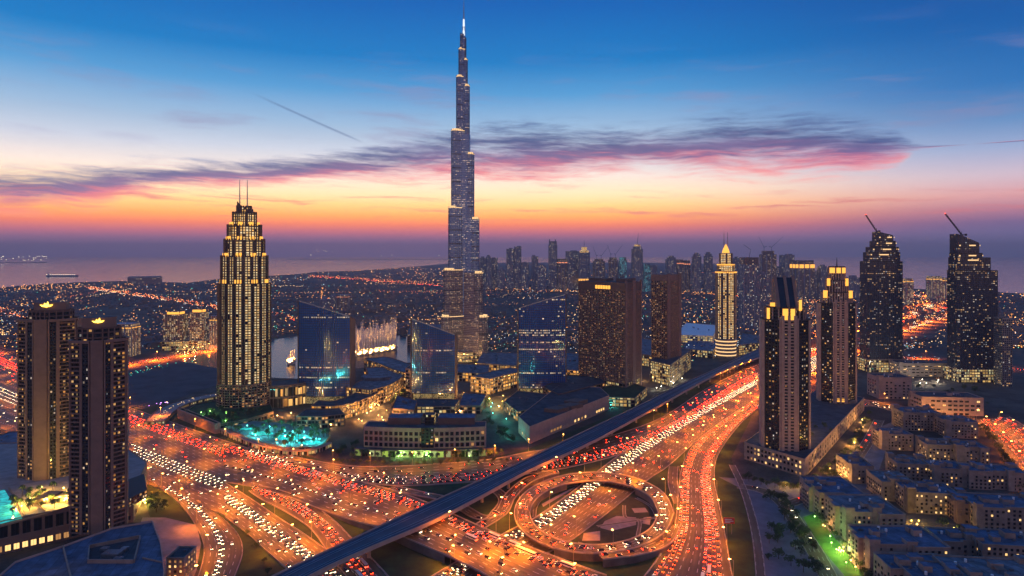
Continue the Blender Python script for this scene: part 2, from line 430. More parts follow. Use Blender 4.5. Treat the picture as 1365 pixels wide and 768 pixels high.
patch('forecourt', [(958,636),(1010,640),(1085,655),(1130,640),(1160,575),(1195,560),(1150,690),(1185,790),(1012,790),(1003,700),(985,650)], .06, M['paving_blue'])
patch('lawn', [(1071,690),(1086,684),(1108,712),(1150,762),(1160,790),(1140,790),(1124,765),(1092,728)], .12, M['lawn'])

# ------------------------------------------------------------------ roads
def road_mat(name, base=(.11,.085,.050), line=(.5,.47,.42)):
    m_, T, b = mat_base(name)
    uv = T.n('ShaderNodeUVMap'); u, v, _ = T.sep(uv.outputs[0])
    g = T.n('ShaderNodeNewGeometry')
    n1 = T.noise(g.outputs['Position'], .02, 4.0, .6)
    n2 = T.noise(T.vec(T.m('MULTIPLY', u, .012), T.m('MULTIPLY', v, 2.2)), 1.0, 4.0, .6)
    k = T.m('MULTIPLY', T.lerp(n1, .3, .7, .6, 1.4), T.lerp(n2, .3, .7, .6, 1.4))
    fr = T.m('ABSOLUTE', T.m('SUBTRACT', T.m('FRACT', T.m('ADD', v, .5)), .5))
    ln = T.m('LESS_THAN', fr, .05)
    dash = T.m('LESS_THAN', T.m('FRACT', T.m('MULTIPLY', u, 1/14.0)), .45)
    wear = T.m('GREATER_THAN', n1, .38)
    lm = T.m('MULTIPLY', T.m('MULTIPLY', ln, dash), wear)
    nd = T.n('ShaderNodeMix', data_type='RGBA', blend_type='MULTIPLY'); nd.inputs[0].default_value = 1
    nd.inputs[6].default_value = (*base, 1); T.put(nd.inputs[7], T.vec(k, k, k))
    T.put(b.inputs['Base Color'], T.mix(lm, nd.outputs[2], (*line, 1)))
    b.inputs['Roughness'].default_value = .6; b.inputs['Specular IOR Level'].default_value = .35
    return m_
M['road'] = road_mat('asphalt_road')
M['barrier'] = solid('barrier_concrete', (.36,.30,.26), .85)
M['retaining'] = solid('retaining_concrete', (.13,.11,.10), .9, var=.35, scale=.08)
ROADS = {}
def ribbon(name, pts, z_lift, lanes, barrier=True, closed=False, n=8, gap=None, deck=False, soffit=1.2):
    """pts: (left px, left py, right px, right py, z).  Keeps the sampled edges for the traffic and the lamps."""
    sm = crom(pts, n)
    Lw = [P(a,b,z)+Vector((0,0,z_lift)) for a,b,c,d,z in sm]; Rw = [P(c,d,z)+Vector((0,0,z_lift)) for a,b,c,d,z in sm]
    s = [0.0]
    for i in range(1, len(sm)): s.append(s[-1]+((Lw[i]+Rw[i])/2-(Lw[i-1]+Rw[i-1])/2).length)
    mb = MB()
    for i in range(len(sm)-1):
        for k in range(4):
            a, b2 = k/4, (k+1)/4
            mb.face([Lw[i].lerp(Rw[i],b2),Lw[i+1].lerp(Rw[i+1],b2),Lw[i+1].lerp(Rw[i+1],a),Lw[i].lerp(Rw[i],a)][::-1], 0,
                [(s[i],b2*lanes),(s[i+1],b2*lanes),(s[i+1],a*lanes),(s[i],a*lanes)][::-1])
    for E, O in ((Lw, Rw), (Rw, Lw)):
        for i in range(len(sm)-1):
            o0 = (E[i]-O[i]); o0.z = 0; o0.normalize(); o1 = (E[i+1]-O[i+1]); o1.z = 0; o1.normalize()
            a, b2 = E[i], E[i+1]; A, B = a+o0*.6, b2+o1*.6
            up = Vector((0,0,.9 if barrier else .16))
            mid = (a+b2)/2
            open_under = gap(mid) if gap else False
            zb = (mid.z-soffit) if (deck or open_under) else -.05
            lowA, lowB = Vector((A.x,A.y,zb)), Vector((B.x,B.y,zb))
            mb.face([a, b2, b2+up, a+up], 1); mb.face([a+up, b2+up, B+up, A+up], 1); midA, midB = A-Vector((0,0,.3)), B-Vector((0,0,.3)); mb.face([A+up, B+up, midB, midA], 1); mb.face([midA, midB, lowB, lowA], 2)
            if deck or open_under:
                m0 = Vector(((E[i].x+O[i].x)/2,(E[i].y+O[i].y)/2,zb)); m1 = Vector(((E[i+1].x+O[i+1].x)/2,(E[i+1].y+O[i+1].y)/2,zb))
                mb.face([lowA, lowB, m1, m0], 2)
    o = tag(mb.build(name, [M['road'], M['barrier'], M['retaining']]), kind='structure')
    ROADS[name+str(len(ROADS))] = dict(L=Lw, R=Rw, s=s, lanes=lanes, o=o)
    return ROADS[name+str(len(ROADS)-1)]
def cen(pts, w, z=0.0):
    """centre line pixels + width in metres -> left/right pairs in pixels"""
    out = []
    for i, p in enumerate(pts):
        z_ = p[2] if len(p) > 2 else z
        a = P(*pts[max(i-1,0)][:2], z_); b = P(*pts[min(i+1,len(pts)-1)][:2], z_); c = P(*p[:2], z_)
        d = (b-a).normalized(); nrm = Vector((-d.y, d.x, 0))*w/2
        r = []
        for q in (c+nrm, c-nrm):
            r += [682.5+q.x*F/q.y, HZ+(H-z_)*F/q.y]
        out.append((*r, z_))
    return out
def edge_at(rd, t, v):
    """point at fraction v across the road, arc length t, with the direction of travel"""
    s = rd['s']
    lo = 0; hi = len(s)-1
    while hi-lo > 1:
        m_ = (lo+hi)//2
        if s[m_] <= t: lo = m_
        else: hi = m_
    f = (t-s[lo])/max(1e-6, s[hi]-s[lo])
    a = rd['L'][lo].lerp(rd['R'][lo], v); b = rd['L'][hi].lerp(rd['R'][hi], v)
    return a.lerp(b, f), (b-a).normalized()

W_ = ribbon('highway', [(1016,501,1016,526,0),(960,530,962,562,0),(884,573,926,590,0),(835,601,890,622,0),(802,625,862,641,0),(758,660,815,680,0),(710,693,759,722,0),(672,712,715,745,0),(600,755,660,778,0),(545,788,628,805,0)], .12, 12)
Wc = [(W_['L'][i]+W_['R'][i])/2 for i in range(len(W_['s']))]
Ww = [((W_['L'][i]-W_['R'][i]).length)/2 for i in range(len(W_['s']))]
def over_W(p, k=1.0):
    best = min(range(len(Wc)), key=lambda i: (Wc[i].x-p.x)**2+(Wc[i].y-p.y)**2)
    return math.hypot(Wc[best].x-p.x, Wc[best].y-p.y) < Ww[best]*k+6
H1 = ribbon('highway', [(-140,405,-240,520,0),(-60,438,-110,545,0),(0,467,0,572,0),(80,503,85,603,0),(162,539,165,632,0),(240,567,238,664,0),(302,589,302,688,0)], .12, 20)
A_ = ribbon('highway', [(300,588,300,643,0),(330,598,338,650,0),(375,612,388,664,0.5),(420,624,440,684,2),(470,640,470,694,4),(516,652,510,705,6),(568,670,552,722,7),(648,706,617,750,7),(729,739,665,776,7),(808,768,725,808,7)], .16, 10, gap=over_W)
B_ = ribbon('highway', [(330,593,330,604,0),(400,611,400,628,0),(470,622,470,642,0),(535,622,535,648,0),(600,618,600,645,0),(660,612,662,640,0),(700,604,706,632,0),(760,594,766,622,0),(830,577,840,602,0),(884,556,897,576,0),(936,522,948,545,0),(978,500,992,515,0),(1016,484,1030,498,0)], .20, 7)
C_ = ribbon('highway', [(300,644,300,690,0),(335,666,330,712,0),(370,690,352,732,0),(410,716,378,755,0),(440,738,405,778,0),(490,775,440,810,0)], .17, 9)
D_ = ribbon('slip_road', [(345,648,332,655,0),(375,655,352,668,0),(410,670,385,685,0),(444,694,415,706,0),(468,718,436,734,0),(489,739,448,752,0),(516,768,466,774,0),(540,795,482,800,0)], .22, 4)
E_ = ribbon('slip_road', [(196,640,262,668,0),(228,662,294,690,0),(256,693,316,712,0),(272,728,323,735,0),(266,766,314,764,0),(250,795,300,795,0)], .21, 6)
R_ = ribbon('highway', [(1016,527,1016,541,0),(962,563,986,566,0),(926,592,957,607,0),(909,625,952,640,0),(904,665,957,668,0),(899,705,966,712,0),(881,740,974,760,0),(855,775,982,792,0)], .18, 9)
F_ = ribbon('highway', [(1016,484,1016,541,0),(1080,454,1080,499,0),(1140,433,1140,467,0),(1200,416,1200,445,0),(1238,405,1266,422,0),(1243,399,1296,408,0),(1215,394,1288,399,0),(1130,390,1200,391,0)], .15, 20, n=10)
rp = []
for i in range(13):
    a = 2*math.pi*i/12
    rp.append((792+106*math.cos(a), 684+54*math.sin(a), 792+86*math.cos(a), 684+43*math.sin(a), 6))
RING = ribbon('ring_road', rp, .05, 4, n=6, gap=over_W)
J_ = ribbon('slip_road', cen([(520,650,3),(556,658,2.5),(600,668,1),(640,690,0),(662,684,0),(672,668,0),(662,655,0),(640,647,0)], 10), .19, 3)
K_ = ribbon('slip_road', cen([(640,702,0),(668,684,0),(680,662,1.5),(705,640,4),(740,629,6)], 11), .23, 3)
G_ = ribbon('slip_road', cen([(800,742,6),(850,736,5),(884,724,3),(899,700,1)], 10), .24, 3)
V_ = ribbon('slip_road', cen([(905,672,0),(897,645,0),(898,622,0)], 9), .16, 2)
S1 = ribbon('road', cen([(1095,544),(1150,537),(1200,546),(1250,552),(1300,558)], 46), .14, 8)
S2 = ribbon('road', [(1299,560,1345,556,0),(1330,590,1400,590,0),(1365,636,1460,640,0),(1410,700,1560,700,0)], .17, 12)
S3 = ribbon('road', cen([(985,648),(1018,655),(1044,672),(1062,698),(1086,735),(1112,785)], 13), .16, 4, barrier=False)
S4 = ribbon('road', cen([(1046,674),(1110,648),(1150,600),(1172,560)], 12), .18, 3, barrier=False)
far_pts = [([(-60,394),(0,391),(60,387),(120,386)], 30), ([(120,385),(180,394),(240,403),(300,412)], 36), ([(412,369),(480,373),(560,379),(600,382)], 40), ([(634,384),(700,386),(780,390)], 40),
    ([(886,391),(955,393),(1030,396)], 40), ([(120,497),(162,487),(230,476),(300,464)], 34), ([(340,416),(400,428),(440,430)], 30), ([(-60,400),(0,414),(40,432)], 26),
    ([(1130,472),(1200,476),(1280,484),(1420,500)], 22), ([(1290,440),(1365,452),(1450,460)], 22), ([(-60,452),(0,474)], 40)]
FAR = [ribbon('road', cen(p, w), .10, 6, barrier=False) for p, w in far_pts]
WALK = ribbon('footpath', cen([(976,620),(992,655),(1005,700),(1012,745),(1016,800)], 6), .15, 1, barrier=False)

# park inside the ring: paths and paved beds
patch('park_paving', [(800,672),(850,660),(876,676),(874,700),(850,722),(800,728),(768,722)], .10, solid('dark_turf', (.028,.035,.018), .95, var=.5))
for pl in ([(806,695),(822,688),(848,690),(848,700),(815,708),(800,704)], [(778,711),(800,708),(800,721),(776,721)], [(842,678),(860,677),(864,683),(846,684)], [(858,690),(868,689),(866,700),(856,698)], [(722,672),(768,648),(764,652),(724,676)]):
    patch('paved_bed', pl, .16, M['paving'])
for pl in ([(770,724),(800,729),(850,722),(874,700),(870,678),(848,664)], [(796,702),(850,694),(876,690)], [(832,674),(834,690),(852,694),(850,715)], [(712,690),(716,672),(736,655),(770,646)]):
    ribbon('footpath', cen(pl, 2.2), .20, 1, barrier=False)

# ------------------------------------------------------------------ metro viaduct
vp = crom([(322,790,358,800),(400,752,425,762),(487,711.5,497,729),(573,671,576,695.5),(640,641,645,660),(700,614,706,627),(780,575,786,591),(860,537,864,549),(912,511,918,519),(952,493,957,498.5),(1000,470,1008,478),(1060,448,1070,454)], 5)
ZV = 14.0
vl = [P(a,b,ZV) for a,b,c,d in vp]; vr = [P(c,d,ZV) for a,b,c,d in vp]
via = empty('metro_viaduct', ((vl[20]+vr[20])/2).xy.to_3d(), 0, 'long raised metro viaduct crossing the interchange on single piers', 'viaduct')
off = Vector(via.location)
mb = MB()
M['deck'] = solid('deck_surface', (.055,.065,.095), .6, var=.3, scale=.05)
M['viaduct_concrete'] = solid('viaduct_concrete', (.40,.32,.28), .8, var=.12)
for i in range(len(vp)-1):
    a, b, c, d = vl[i]-off, vl[i+1]-off, vr[i+1]-off, vr[i]-off
    mb.face([a, d, c, b], 0)
o_deck = mb.build('deck', [M['deck']], via)
mb = MB(); mk = MB()
for E, O in ((vl, vr), (vr, vl)):
    for i in range(len(vp)-1):
        o0 = (E[i]-O[i]).normalized(); o1 = (E[i+1]-O[i+1]).normalized()
        a, b = E[i]-off, E[i+1]-off; A, B = a+o0*.5, b+o1*.5
        up = Vector((0,0,1.3)); dn = Vector((0,0,-2.2)); ins0 = a-o0*6+Vector((0,0,-3.2)); ins1 = b-o1*6+Vector((0,0,-3.2))
        mb.face([a,b,b+up,a+up]); mb.face([a+up,b+up,B+up,A+up]); mb.face([A+up,B+up,B+dn,A+dn]); mb.face([A+dn,B+dn,ins1,ins0])
        m0 = (vl[i]+vr[i])/2-off+Vector((0,0,-3.2)); m1 = (vl[i+1]+vr[i+1])/2-off+Vector((0,0,-3.2))
        mb.face([ins0,ins1,m1,m0])
mb.build('girder', [M['viaduct_concrete']], via)
for k in (.2, .32, .68, .8):
    rb = MB()
    for i in range(len(vp)-1):
        a = vl[i].lerp(vr[i],k)-off; b = vl[i+1].lerp(vr[i+1],k)-off
        rb.bar(a+Vector((0,0,.12)), b+Vector((0,0,.12)), .35, .22)
    rb.build('rail', [M['steel']], via)
acc = 0
for i in range(2, len(vp)-2):
    c0 = (vl[i]+vr[i])/2; c1 = (vl[i+1]+vr[i+1])/2
    acc += (c1-c0).length
    if acc > 42:
        acc = 0
        wv = (vr[i]-vl[i]).normalized()
        pb = MB(); z0 = c0-off
        pb.tube((z0.x,z0.y,0), (z0.x,z0.y,ZV-6), 1.5, 1.4, 10)
        pb.bar(Vector((z0.x,z0.y,ZV-4.6))-wv*6, Vector((z0.x,z0.y,ZV-4.6))+wv*6, 3.0, 2.7)
        pb.build('pier', [M['viaduct_concrete']], via)

# ------------------------------------------------------------------ street lamps
M['lamp_metal'] = solid('lamp_metal', (.30,.25,.20), .5, .5)
def lamp_meshes(h, arm):
    mb = MB(); mb.tube((0,0,0),(0,0,h),.22,.12,6)
    mb.tube((0,0,h-.2),(arm,0,h+.5),.10,.08,5)
    pole = mb.mesh('lamp_post', [M['lamp_metal']])
    mb = MB(); mb.box(arm-.9,arm+.9,-.45,.45,h+.25,h+.6,0)
    head = mb.mesh('lamp_head', [M['sodium']])
    return pole, head
LPOLE, LHEAD = lamp_meshes(16, 2.8)
SPOT = bpy.data.lights.new('sodium_bulb', 'SPOT')
SPOT.energy = 54000; SPOT.color = (1,.24,.003); SPOT.spot_size = R(168); SPOT.spot_blend = .9; SPOT.shadow_soft_size = .3
SPOT_FAR = bpy.data.lights.new('sodium_bulb_wide', 'SPOT')
SPOT_FAR.energy = 900000; SPOT_FAR.color = (1,.16,.012); SPOT_FAR.spot_size = R(160); SPOT_FAR.spot_blend = .7; SPOT_FAR.shadow_soft_size = .6
NLAMP = 0
def street_lamp(p, ang, label, group, light=SPOT, s=1.0):
    global NLAMP
    o = inst('street_lamp', LPOLE, None, p, ang, (s,s,s))
    tag(o, label, 'street lamp', group)
    inst('lamp_head', LHEAD, o)
    b = bpy.data.objects.new('bulb', light); col.objects.link(b); b.parent = o; b.location = (2.8,0,16.0)
    NLAMP += 1
    return o
def lamps(rd, gap, t0, t1, vs, label, group, light=SPOT, s=1.0):
    S = rd['s'][-1]; t = S*t0; k = 0
    while t < S*t1:
        v, = (vs[k % len(vs)],)
        p, d = edge_at(rd, t, v)
        if p.y > 440 and min(math.hypot((a_.x+b_.x)/2-p.x, (a_.y+b_.y)/2-p.y) for a_, b_ in zip(vl, vr)) > 22:
            c, _d = edge_at(rd, t, .5); w = (c-p); a = math.atan2(w.y, w.x) if w.length > .5 else math.atan2(d.x, -d.y)
            street_lamp(p, a, label, group, light, s)
        t += gap/len(vs) if len(vs) > 1 else gap; k += 1
g_ = 'sodium street lamps along the roads'
lamps(H1, 84, .3, 1, (0.0,.5,.25,1.0,.75), 'tall sodium lamp post beside the wide highway on the left', g_)
lamps(A_, 66, .0, 1, (0.01,.5,.99), 'sodium lamp post on the bridge carriageway under the viaduct', g_)
lamps(B_, 46, .05, .95, (0.0,), 'sodium lamp post along the road in front of the crescent building', g_)
lamps(C_, 60, .0, 1, (.99,.5,.01), 'sodium lamp post beside the white headlamp stream, lower left', g_)
lamps(D_, 60, .2, 1, (1.0,), 'sodium lamp post on the slip road under the viaduct end', g_)
lamps(E_, 50, .15, 1, (.0,), 'sodium lamp post on the curving slip road by the flat dark roof', g_)
lamps(R_, 56, .08, 1, (0.0,1.0), 'sodium lamp post along the red stream right of the ring', g_)
lamps(W_, 66, .02, .98, (1.0,.42,.0), 'sodium lamp post along the diagonal highway', g_)
lamps(RING, 48, 0, .99, (0.0,), 'sodium lamp post on the outer kerb of the ring road', g_)
lamps(F_, 110, .0, .9, (0.0,.5,1.0), 'sodium lamp post along the far highway behind the gold-crowned towers', g_, SPOT_FAR, 1.3)
lamps(S1, 50, .1, 1, (0.0,), 'sodium lamp post on the orange-lit street by the pink offices', g_)
lamps(S2, 45, .02, .9, (0.02,.5), 'sodium lamp post on the wide street at the right edge', g_)
lamps(K_, 60, .2, 1, (1.0,), 'sodium lamp post where the slip road joins the ring', g_)
lamps(FAR[5], 70, .25, 1, (1.0,), 'sodium lamp post on the orange road along the lake shore', g_, SPOT_FAR, 1.2)
lamps(FAR[10], 70, .0, 1, (1.0,), 'sodium lamp post on the far left junction', g_, SPOT_FAR, 1.2)
lamps(FAR[8], 120, .1, .9, (1.0,), 'sodium lamp post on the reddish road behind the crane towers', g_, SPOT_FAR, 1.2)

# ------------------------------------------------------------------ traffic
M['head_lamp'] = glow('head_lamp', (1,.76,.46), 17.0)
M['tail_lamp'] = glow('tail_lamp', (1,.028,.004), 36.0)
M['tyre'] = solid('tyre', (.02,.02,.02), .9)
M['car_glass'] = solid('car_glass', (.02,.025,.03), .1, var=0)
PAINT = [('white', (.70,.69,.67)), ('grey', (.16,.16,.17)), ('black', (.02,.02,.024)), ('dark blue', (.02,.03,.07))]
def car_mesh(name, paint, tall=0.0):
    mb = MB(); L, Wd = 2.4, .95; h1 = .95+tall*.2; h2 = 1.5+tall
    for x0, x1 in ((-1.75,-1.05),(1.05,1.75)):
        for y in (-Wd, Wd-.24): mb.box(x0, x1, y, y+.24, .0, .66, 4)
    pr = [(-L,.32),(L,.32),(L,.62),(L-.15,h1-.12),(1.1,h1),(-1.9,h1+.02),(-L,h1-.05)]
    for sy in (-1, 1):
        f = [(x, sy*Wd, z) for x, z in pr]; mb.face(f if sy < 0 else f[::-1], 0)
    for i in range(len(pr)):
        a, b = pr[i], pr[(i+1)%len(pr)]
        mb.face([(a[0],Wd,a[1]),(b[0],Wd,b[1]),(b[0],-Wd,b[1]),(a[0],-Wd,a[1])], 0)
    xa, xb = (1.05, .25) if not tall else (1.25, .75); xc, xd = (-1.4, -2.0) if not tall else (-2.1, -2.3)
    lo = [(xa,-.88,h1),(xa,.88,h1),(xd,.88,h1),(xd,-.88,h1)]; hi = [(xb,-.7,h2),(xb,.7,h2),(xc,.7,h2),(xc,-.7,h2)]
    for i in range(4): mb.face([lo[i],lo[(i+1)%4],hi[(i+1)%4],hi[i]], 1)
    mb.face(hi, 0)
    for y0, y1 in ((-.9,-.35),(.35,.9)):
        mb.face([(L+.02,y0,.55),(L+.02,y1,.55),(L-.10,y1,.86),(L-.10,y0,.86)], 2)
        mb.face([(-L-.03,y1,.50),(-L-.03,y0,.50),(-L-.02,y0,.90),(-L-.02,y1,.90)], 3)
    return mb, [paint, M['car_glass'], M['head_lamp'], M['tail_lamp'], M['tyre']]
CARS = []
for nm, c in PAINT:
    p_ = solid(nm.replace(' ', '_')+'_car_paint', c, .3, .1, var=0)
    for tall in (0.0, .35):
        mb, mats = car_mesh('car', p_, tall)
        CARS.append((nm+(' tall car' if tall else ' saloon car'), mb, mb.mesh('car_body', mats), mats))
def bus_mesh(paint):
    mb = MB(); L, Wd = 5.9, 1.25
    for x0 in (-3.9, -2.7, 3.2):
        for y in (-Wd, Wd-.3): mb.box(x0, x0+.95, y, y+.3, 0, .95, 4)
    mb.box(-L, L, -Wd, Wd, .4, 1.5, 0); mb.box(-L+.05, L-.05, -Wd+.03, Wd-.03, 1.5, 2.6, 1); mb.box(-L, L, -Wd, Wd, 2.6, 3.1, 0); mb.box(-1.5, 1.5, -.8, .8, 3.1, 3.4, 0)
    for y0, y1 in ((-1.15,-.5),(.5,1.15)):
        mb.face([(L+.02,y0,.6),(L+.02,y1,.6),(L+.02,y1,1.1),(L+.02,y0,1.1)], 2); mb.face([(-L-.02,y1,.7),(-L-.02,y0,.7),(-L-.02,y0,1.3),(-L-.02,y1,1.3)], 3)
    return mb, [paint, M['car_glass'], M['head_lamp'], M['tail_lamp'], M['tyre']]
mb, mats = bus_mesh(CARS[0][3][0]); CARS.append(('white bus', mb, mb.mesh('bus_body', mats), mats))
cand = []
def traffic(rd, lanes, direction, gap, where, t0=0.0, t1=1.0):
    """lanes: list of fractions across the road"""
    S = rd['s'][-1]
    for v in lanes:
        t = S*t0+random.uniform(0, gap)
        while t < S*t1:
            p, d = edge_at(rd, min(t, S-.01), v)
            if p.y > 430:
                d = d*direction
                cand.append((p.length_squared, p, math.atan2(d.y, d.x), where, direction))
            t += max(7.2, random.gauss(gap, gap*.28))
def fr(a, b, n): return [a+(b-a)*(i+.5)/n for i in range(n)]
traffic(H1, fr(.13,.30,4), -1, 10, 'driving away on the wide highway at left')
traffic(H1, fr(.02,.12,2), -1, 55, 'driving away on the wide highway at left')
traffic(H1, fr(.32,.52,4), -1, 90, 'driving away on the wide highway at left')
traffic(H1, fr(.60,.76,4), 1, 9.5, 'coming on with lit headlamps on the wide highway at left')
traffic(H1, fr(.78,.96,3), 1, 60, 'coming on with lit headlamps on the wide highway at left')
traffic(A_, fr(.08,.32,4), -1, 10, 'driving away on the bridge carriageway')
traffic(A_, fr(.36,.58,3), -1, 60, 'driving away on the bridge carriageway')
traffic(A_, fr(.62,.70,1), 1, 12, 'coming on over the bridge carriageway')
traffic(A_, fr(.74,.95,3), 1, 70, 'coming on over the bridge carriageway')
traffic(C_, fr(.30,.60,4), 1, 9.5, 'coming on with lit headlamps on the lower left highway')
traffic(C_, [.12,.20,.70,.80,.93], 1, 60, 'coming on with lit headlamps on the lower left highway')
traffic(D_, fr(.25,.8,3), -1, 11, 'driving away on the slip road at the viaduct end')
traffic(E_, fr(.38,.55,2), 1, 9.5, 'coming round the curved slip road')
traffic(E_, [.75,.2], 1, 45, 'coming round the curved slip road')
traffic(B_, fr(.55,.95,4), 1, 10.5, 'driving away on the road before the crescent building')
traffic(B_, fr(.08,.5,3), 1, 40, 'driving away on the road before the crescent building')
traffic(W_, fr(.07,.34,5), 1, 9.0, 'coming on along the diagonal highway')
traffic(W_, fr(.40,.95,6), -1, 75, 'driving away along the diagonal highway')
traffic(R_, fr(.05,.28,3), -1, 10, 'driving away in the red stream right of the ring')
traffic(R_, fr(.30,.55,2), -1, 70, 'driving away in the red stream right of the ring')
traffic(R_, fr(.60,.88,4), -1, 9.5, 'driving away in the red stream right of the ring')
traffic(RING, fr(.2,.85,3), 1, 17, 'going round the ring road')
traffic(K_, [.3,.7], 1, 30, 'on the slip road into the ring')
traffic(J_, [.3,.7], 1, 34, 'on the narrow loop under the viaduct')
traffic(G_, [.35,.7], 1, 26, 'leaving the ring road')
traffic(F_, fr(.03,.42,9), -1, 11, 'on the far highway')
traffic(F_, fr(.44,.60,5), 1, 7.5, 'on the far highway')
traffic(F_, fr(.62,.97,8), -1, 10, 'on the far highway')
traffic(S1, fr(.1,.9,4), 1, 18, 'on the orange-lit street')
traffic(S2, fr(.1,.9,8), -1, 20, 'on the wide street at the right edge')
for i in (1,2,3,4,5,6,7,8,10): traffic(FAR[i], fr(.1,.9,4), 1 if i % 2 else -1, 22, 'on a far road')
traffic(S3, [.3], 1, 30, 'on the dim street beside the towers'); traffic(S4, [.3], 1, 40, 'on the dim street beside the towers')
def in_view(p):
    x = 682.5+p.x*F/p.y; y = HZ+(H-p.z)*F/p.y
    return -15 < x < 1380 and y < 775 and not (0 < x < 175 and y > 590) and not (1010 < x < 1080 and 380 < y < 610)
cand.sort(key=lambda c: c[0])
vis = [c for c in cand if in_view(c[1])]
near = vis[:300]; rest = vis[300:]
for _d, p, a, where, di in near:
    k = random.choice((0,1,2,2,3,4,4,5,5,5,6,6,7,7,8) if di else (0,)); nm, mb, me, mats = CARS[k]
    isb = nm.endswith('bus'); tag(inst('bus' if isb else 'car', me, None, p, a), nm+' '+where, 'bus' if isb else 'car', ('buses ' if isb else 'cars ')+where)
bulk = MB()
for _d, p, a, where, di in rest:
    k = random.choice((0,2,2,4,4,5,6)); nm, mb, me, mats = CARS[k]
    ca, sa = math.cos(a), math.sin(a); i0 = len(bulk.v)
    bulk.v += [(p.x+x*ca-y*sa, p.y+x*sa+y*ca, p.z+z) for x,y,z in mb.v]
    bulk.f += [tuple(i+i0 for i in f) for f in mb.f]; pm = {0:0,1:0,2:1,4:2,5:2,6:2}[k]
    bulk.m += [m_ if m_ else (0, 5, 6)[pm] for m_ in mb.m]; bulk.uv += mb.uv
p0 = CARS[0][3]
tag(bulk.build('traffic', [p0[0],p0[1],p0[2],p0[3],p0[4],CARS[2][3][0],CARS[4][3][0]]), 'dense far traffic filling the lanes of the highways', 'traffic', None, 'stuff')
print('cars', len(cand), len(vis), 'lamps', NLAMP)
# ------------------------------------------------------------------ tower kit
DARKG = (.010,.014,.022)
M['g_res'] = winmat('dark_flat_glass', .20, ((1,.42,.08),(1,.54,.18),(.85,.88,.9)), .85, DARKG, DARKG, .55, .5)
M['g_res2'] = winmat('balcony_glass', .34, ((1,.36,.06),(1,.50,.15),(1,.66,.32)), .8, (.020,.017,.018), (.020,.017,.018), .5, .5)
M['g_strip'] = winmat('strip_lit_glass', .94, ((1,.58,.20),(1,.68,.30),(1,.78,.44)), 1.15, (.02,.02,.022), (.03,.022,.018), .80, .62, strip=(3,2), lo=.5, even=True)
M['g_hotel'] = winmat('hotel_glass', .34, ((1,.40,.12),(1,.50,.20),(1,.75,.45)), .55, (.014,.013,.016), (.014,.013,.016), .7, .6, lo=.12)
M['g_office'] = winmat('blue_office_glass', .02, ((1,.62,.24),(1,.74,.40),(1,.88,.65)), 1.1, (.010,.13,.50), (.010,.13,.50), .8, .5, rough=.07, rowmode=.10, metal=.1, spec=1.0, lo=.3, wall_rough=.07, base_metal=.12, coat=2.0)
M['g_crane'] = winmat('unfinished_tower_glass', .15, ((1,.48,.14),(1,.64,.30),(.8,.9,1)), .8, (.03,.055,.10), (.03,.055,.10), .7, .45, rough=.12, rowmode=.04)
M['g_podium'] = winmat('lit_podium_glass', .75, ((1,.56,.14),(1,.68,.26),(.9,.90,.5)), 1.0, (.02,.02,.02), (.02,.02,.02), .85, .7, lo=.3)
M['g_arcade'] = winmat('lit_arcade_glass', .75, ((1,.38,.06),(1,.50,.13),(1,.66,.28)), 1.6, (.02,.018,.015), (.03,.02,.015), .85, .75, lo=.2)
M['g_shop'] = winmat('shop_glass', .40, ((1,.40,.09),(1,.56,.22),(1,.80,.5)), .95, (.02,.018,.018), (.02,.018,.018), .7, .6)
M['g_burj'] = winmat('spire_tower_glass', .10, ((1,.60,.28),(1,.70,.42),(1,.85,.65)), .9, (.20,.34,.60), (.15,.27,.50), .9, .30, rough=.22, rowmode=.22, metal=.85, spec=.8, lo=.1, wall_rough=.25)
M['g_burj_low'] = winmat('spire_tower_glass_lower', .22, ((1,.52,.20),(1,.64,.34),(1,.80,.55)), .8, (.22,.22,.29), (.17,.16,.21), .9, .32, rough=.25, rowmode=.36, metal=.7, spec=.8, lo=.1, wall_rough=.3)
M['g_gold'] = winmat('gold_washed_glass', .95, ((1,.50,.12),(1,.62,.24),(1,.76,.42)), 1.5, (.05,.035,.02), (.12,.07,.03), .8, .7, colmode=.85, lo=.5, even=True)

def parts(root, poly, z0, z1, glz, fh=3.8, bay=4.0, slab=None, fin=None, sd=.4, sh=1.0, fd=.7, fw=.7, every=1, roof=None, zt=None, suffix='', skip_slab=1, fin_top=0.0):
    """curtain wall, floor spandrels, vertical mullions and roof of one body of a tower"""
    mb = MB(); mb.prism(poly, z0, z1, 0, 1, (bay, fh), zt)
    mb.build('curtain_wall'+suffix, [glz, roof or M['roof_dark']], root)
    n = len(poly)
    def htop(p, q, k): 
        x, y = p[0]+(q[0]-p[0])*k, p[1]+(q[1]-p[1])*k
        return zt(x, y) if zt else z1
    if slab:
        mb = MB(); f0 = math.ceil(z0/fh)
        for i in range(n):
            p, q = poly[i], poly[(i+1)%n]
            k = f0
            while k*fh < z1:
                z = k*fh
                if z-sh/2 >= z0-.01 and z+sh/2 <= min(htop(p,q,0), htop(p,q,1)):
                    mb.ebox(p, q, -.05, sd, z-sh/2, z+sh/2)
                k += skip_slab
            if not zt: mb.ebox(p, q, -.05, sd+.05, z1-.3, z1+1.1)
        mb.build('spandrel'+suffix, slab, root)
    if fin:
        mb = MB()
        for i in range(n):
            p, q = Vector(poly[i]), Vector(poly[(i+1)%n]); L = (q-p).length
            nb = max(1, round(L/bay)); e = (q-p)/L
            for k in range(0, nb+1, every):
                c = p+(q-p)*(k/nb)
                a = c-e*fw/2; b = c+e*fw/2
                if k == 0: a = c
                if k == nb: b = c
                mb.ebox(a, b, -.05, fd, z0, htop(p, q, k/nb)+fin_top)
        mb.build('mullion'+suffix, fin, root)
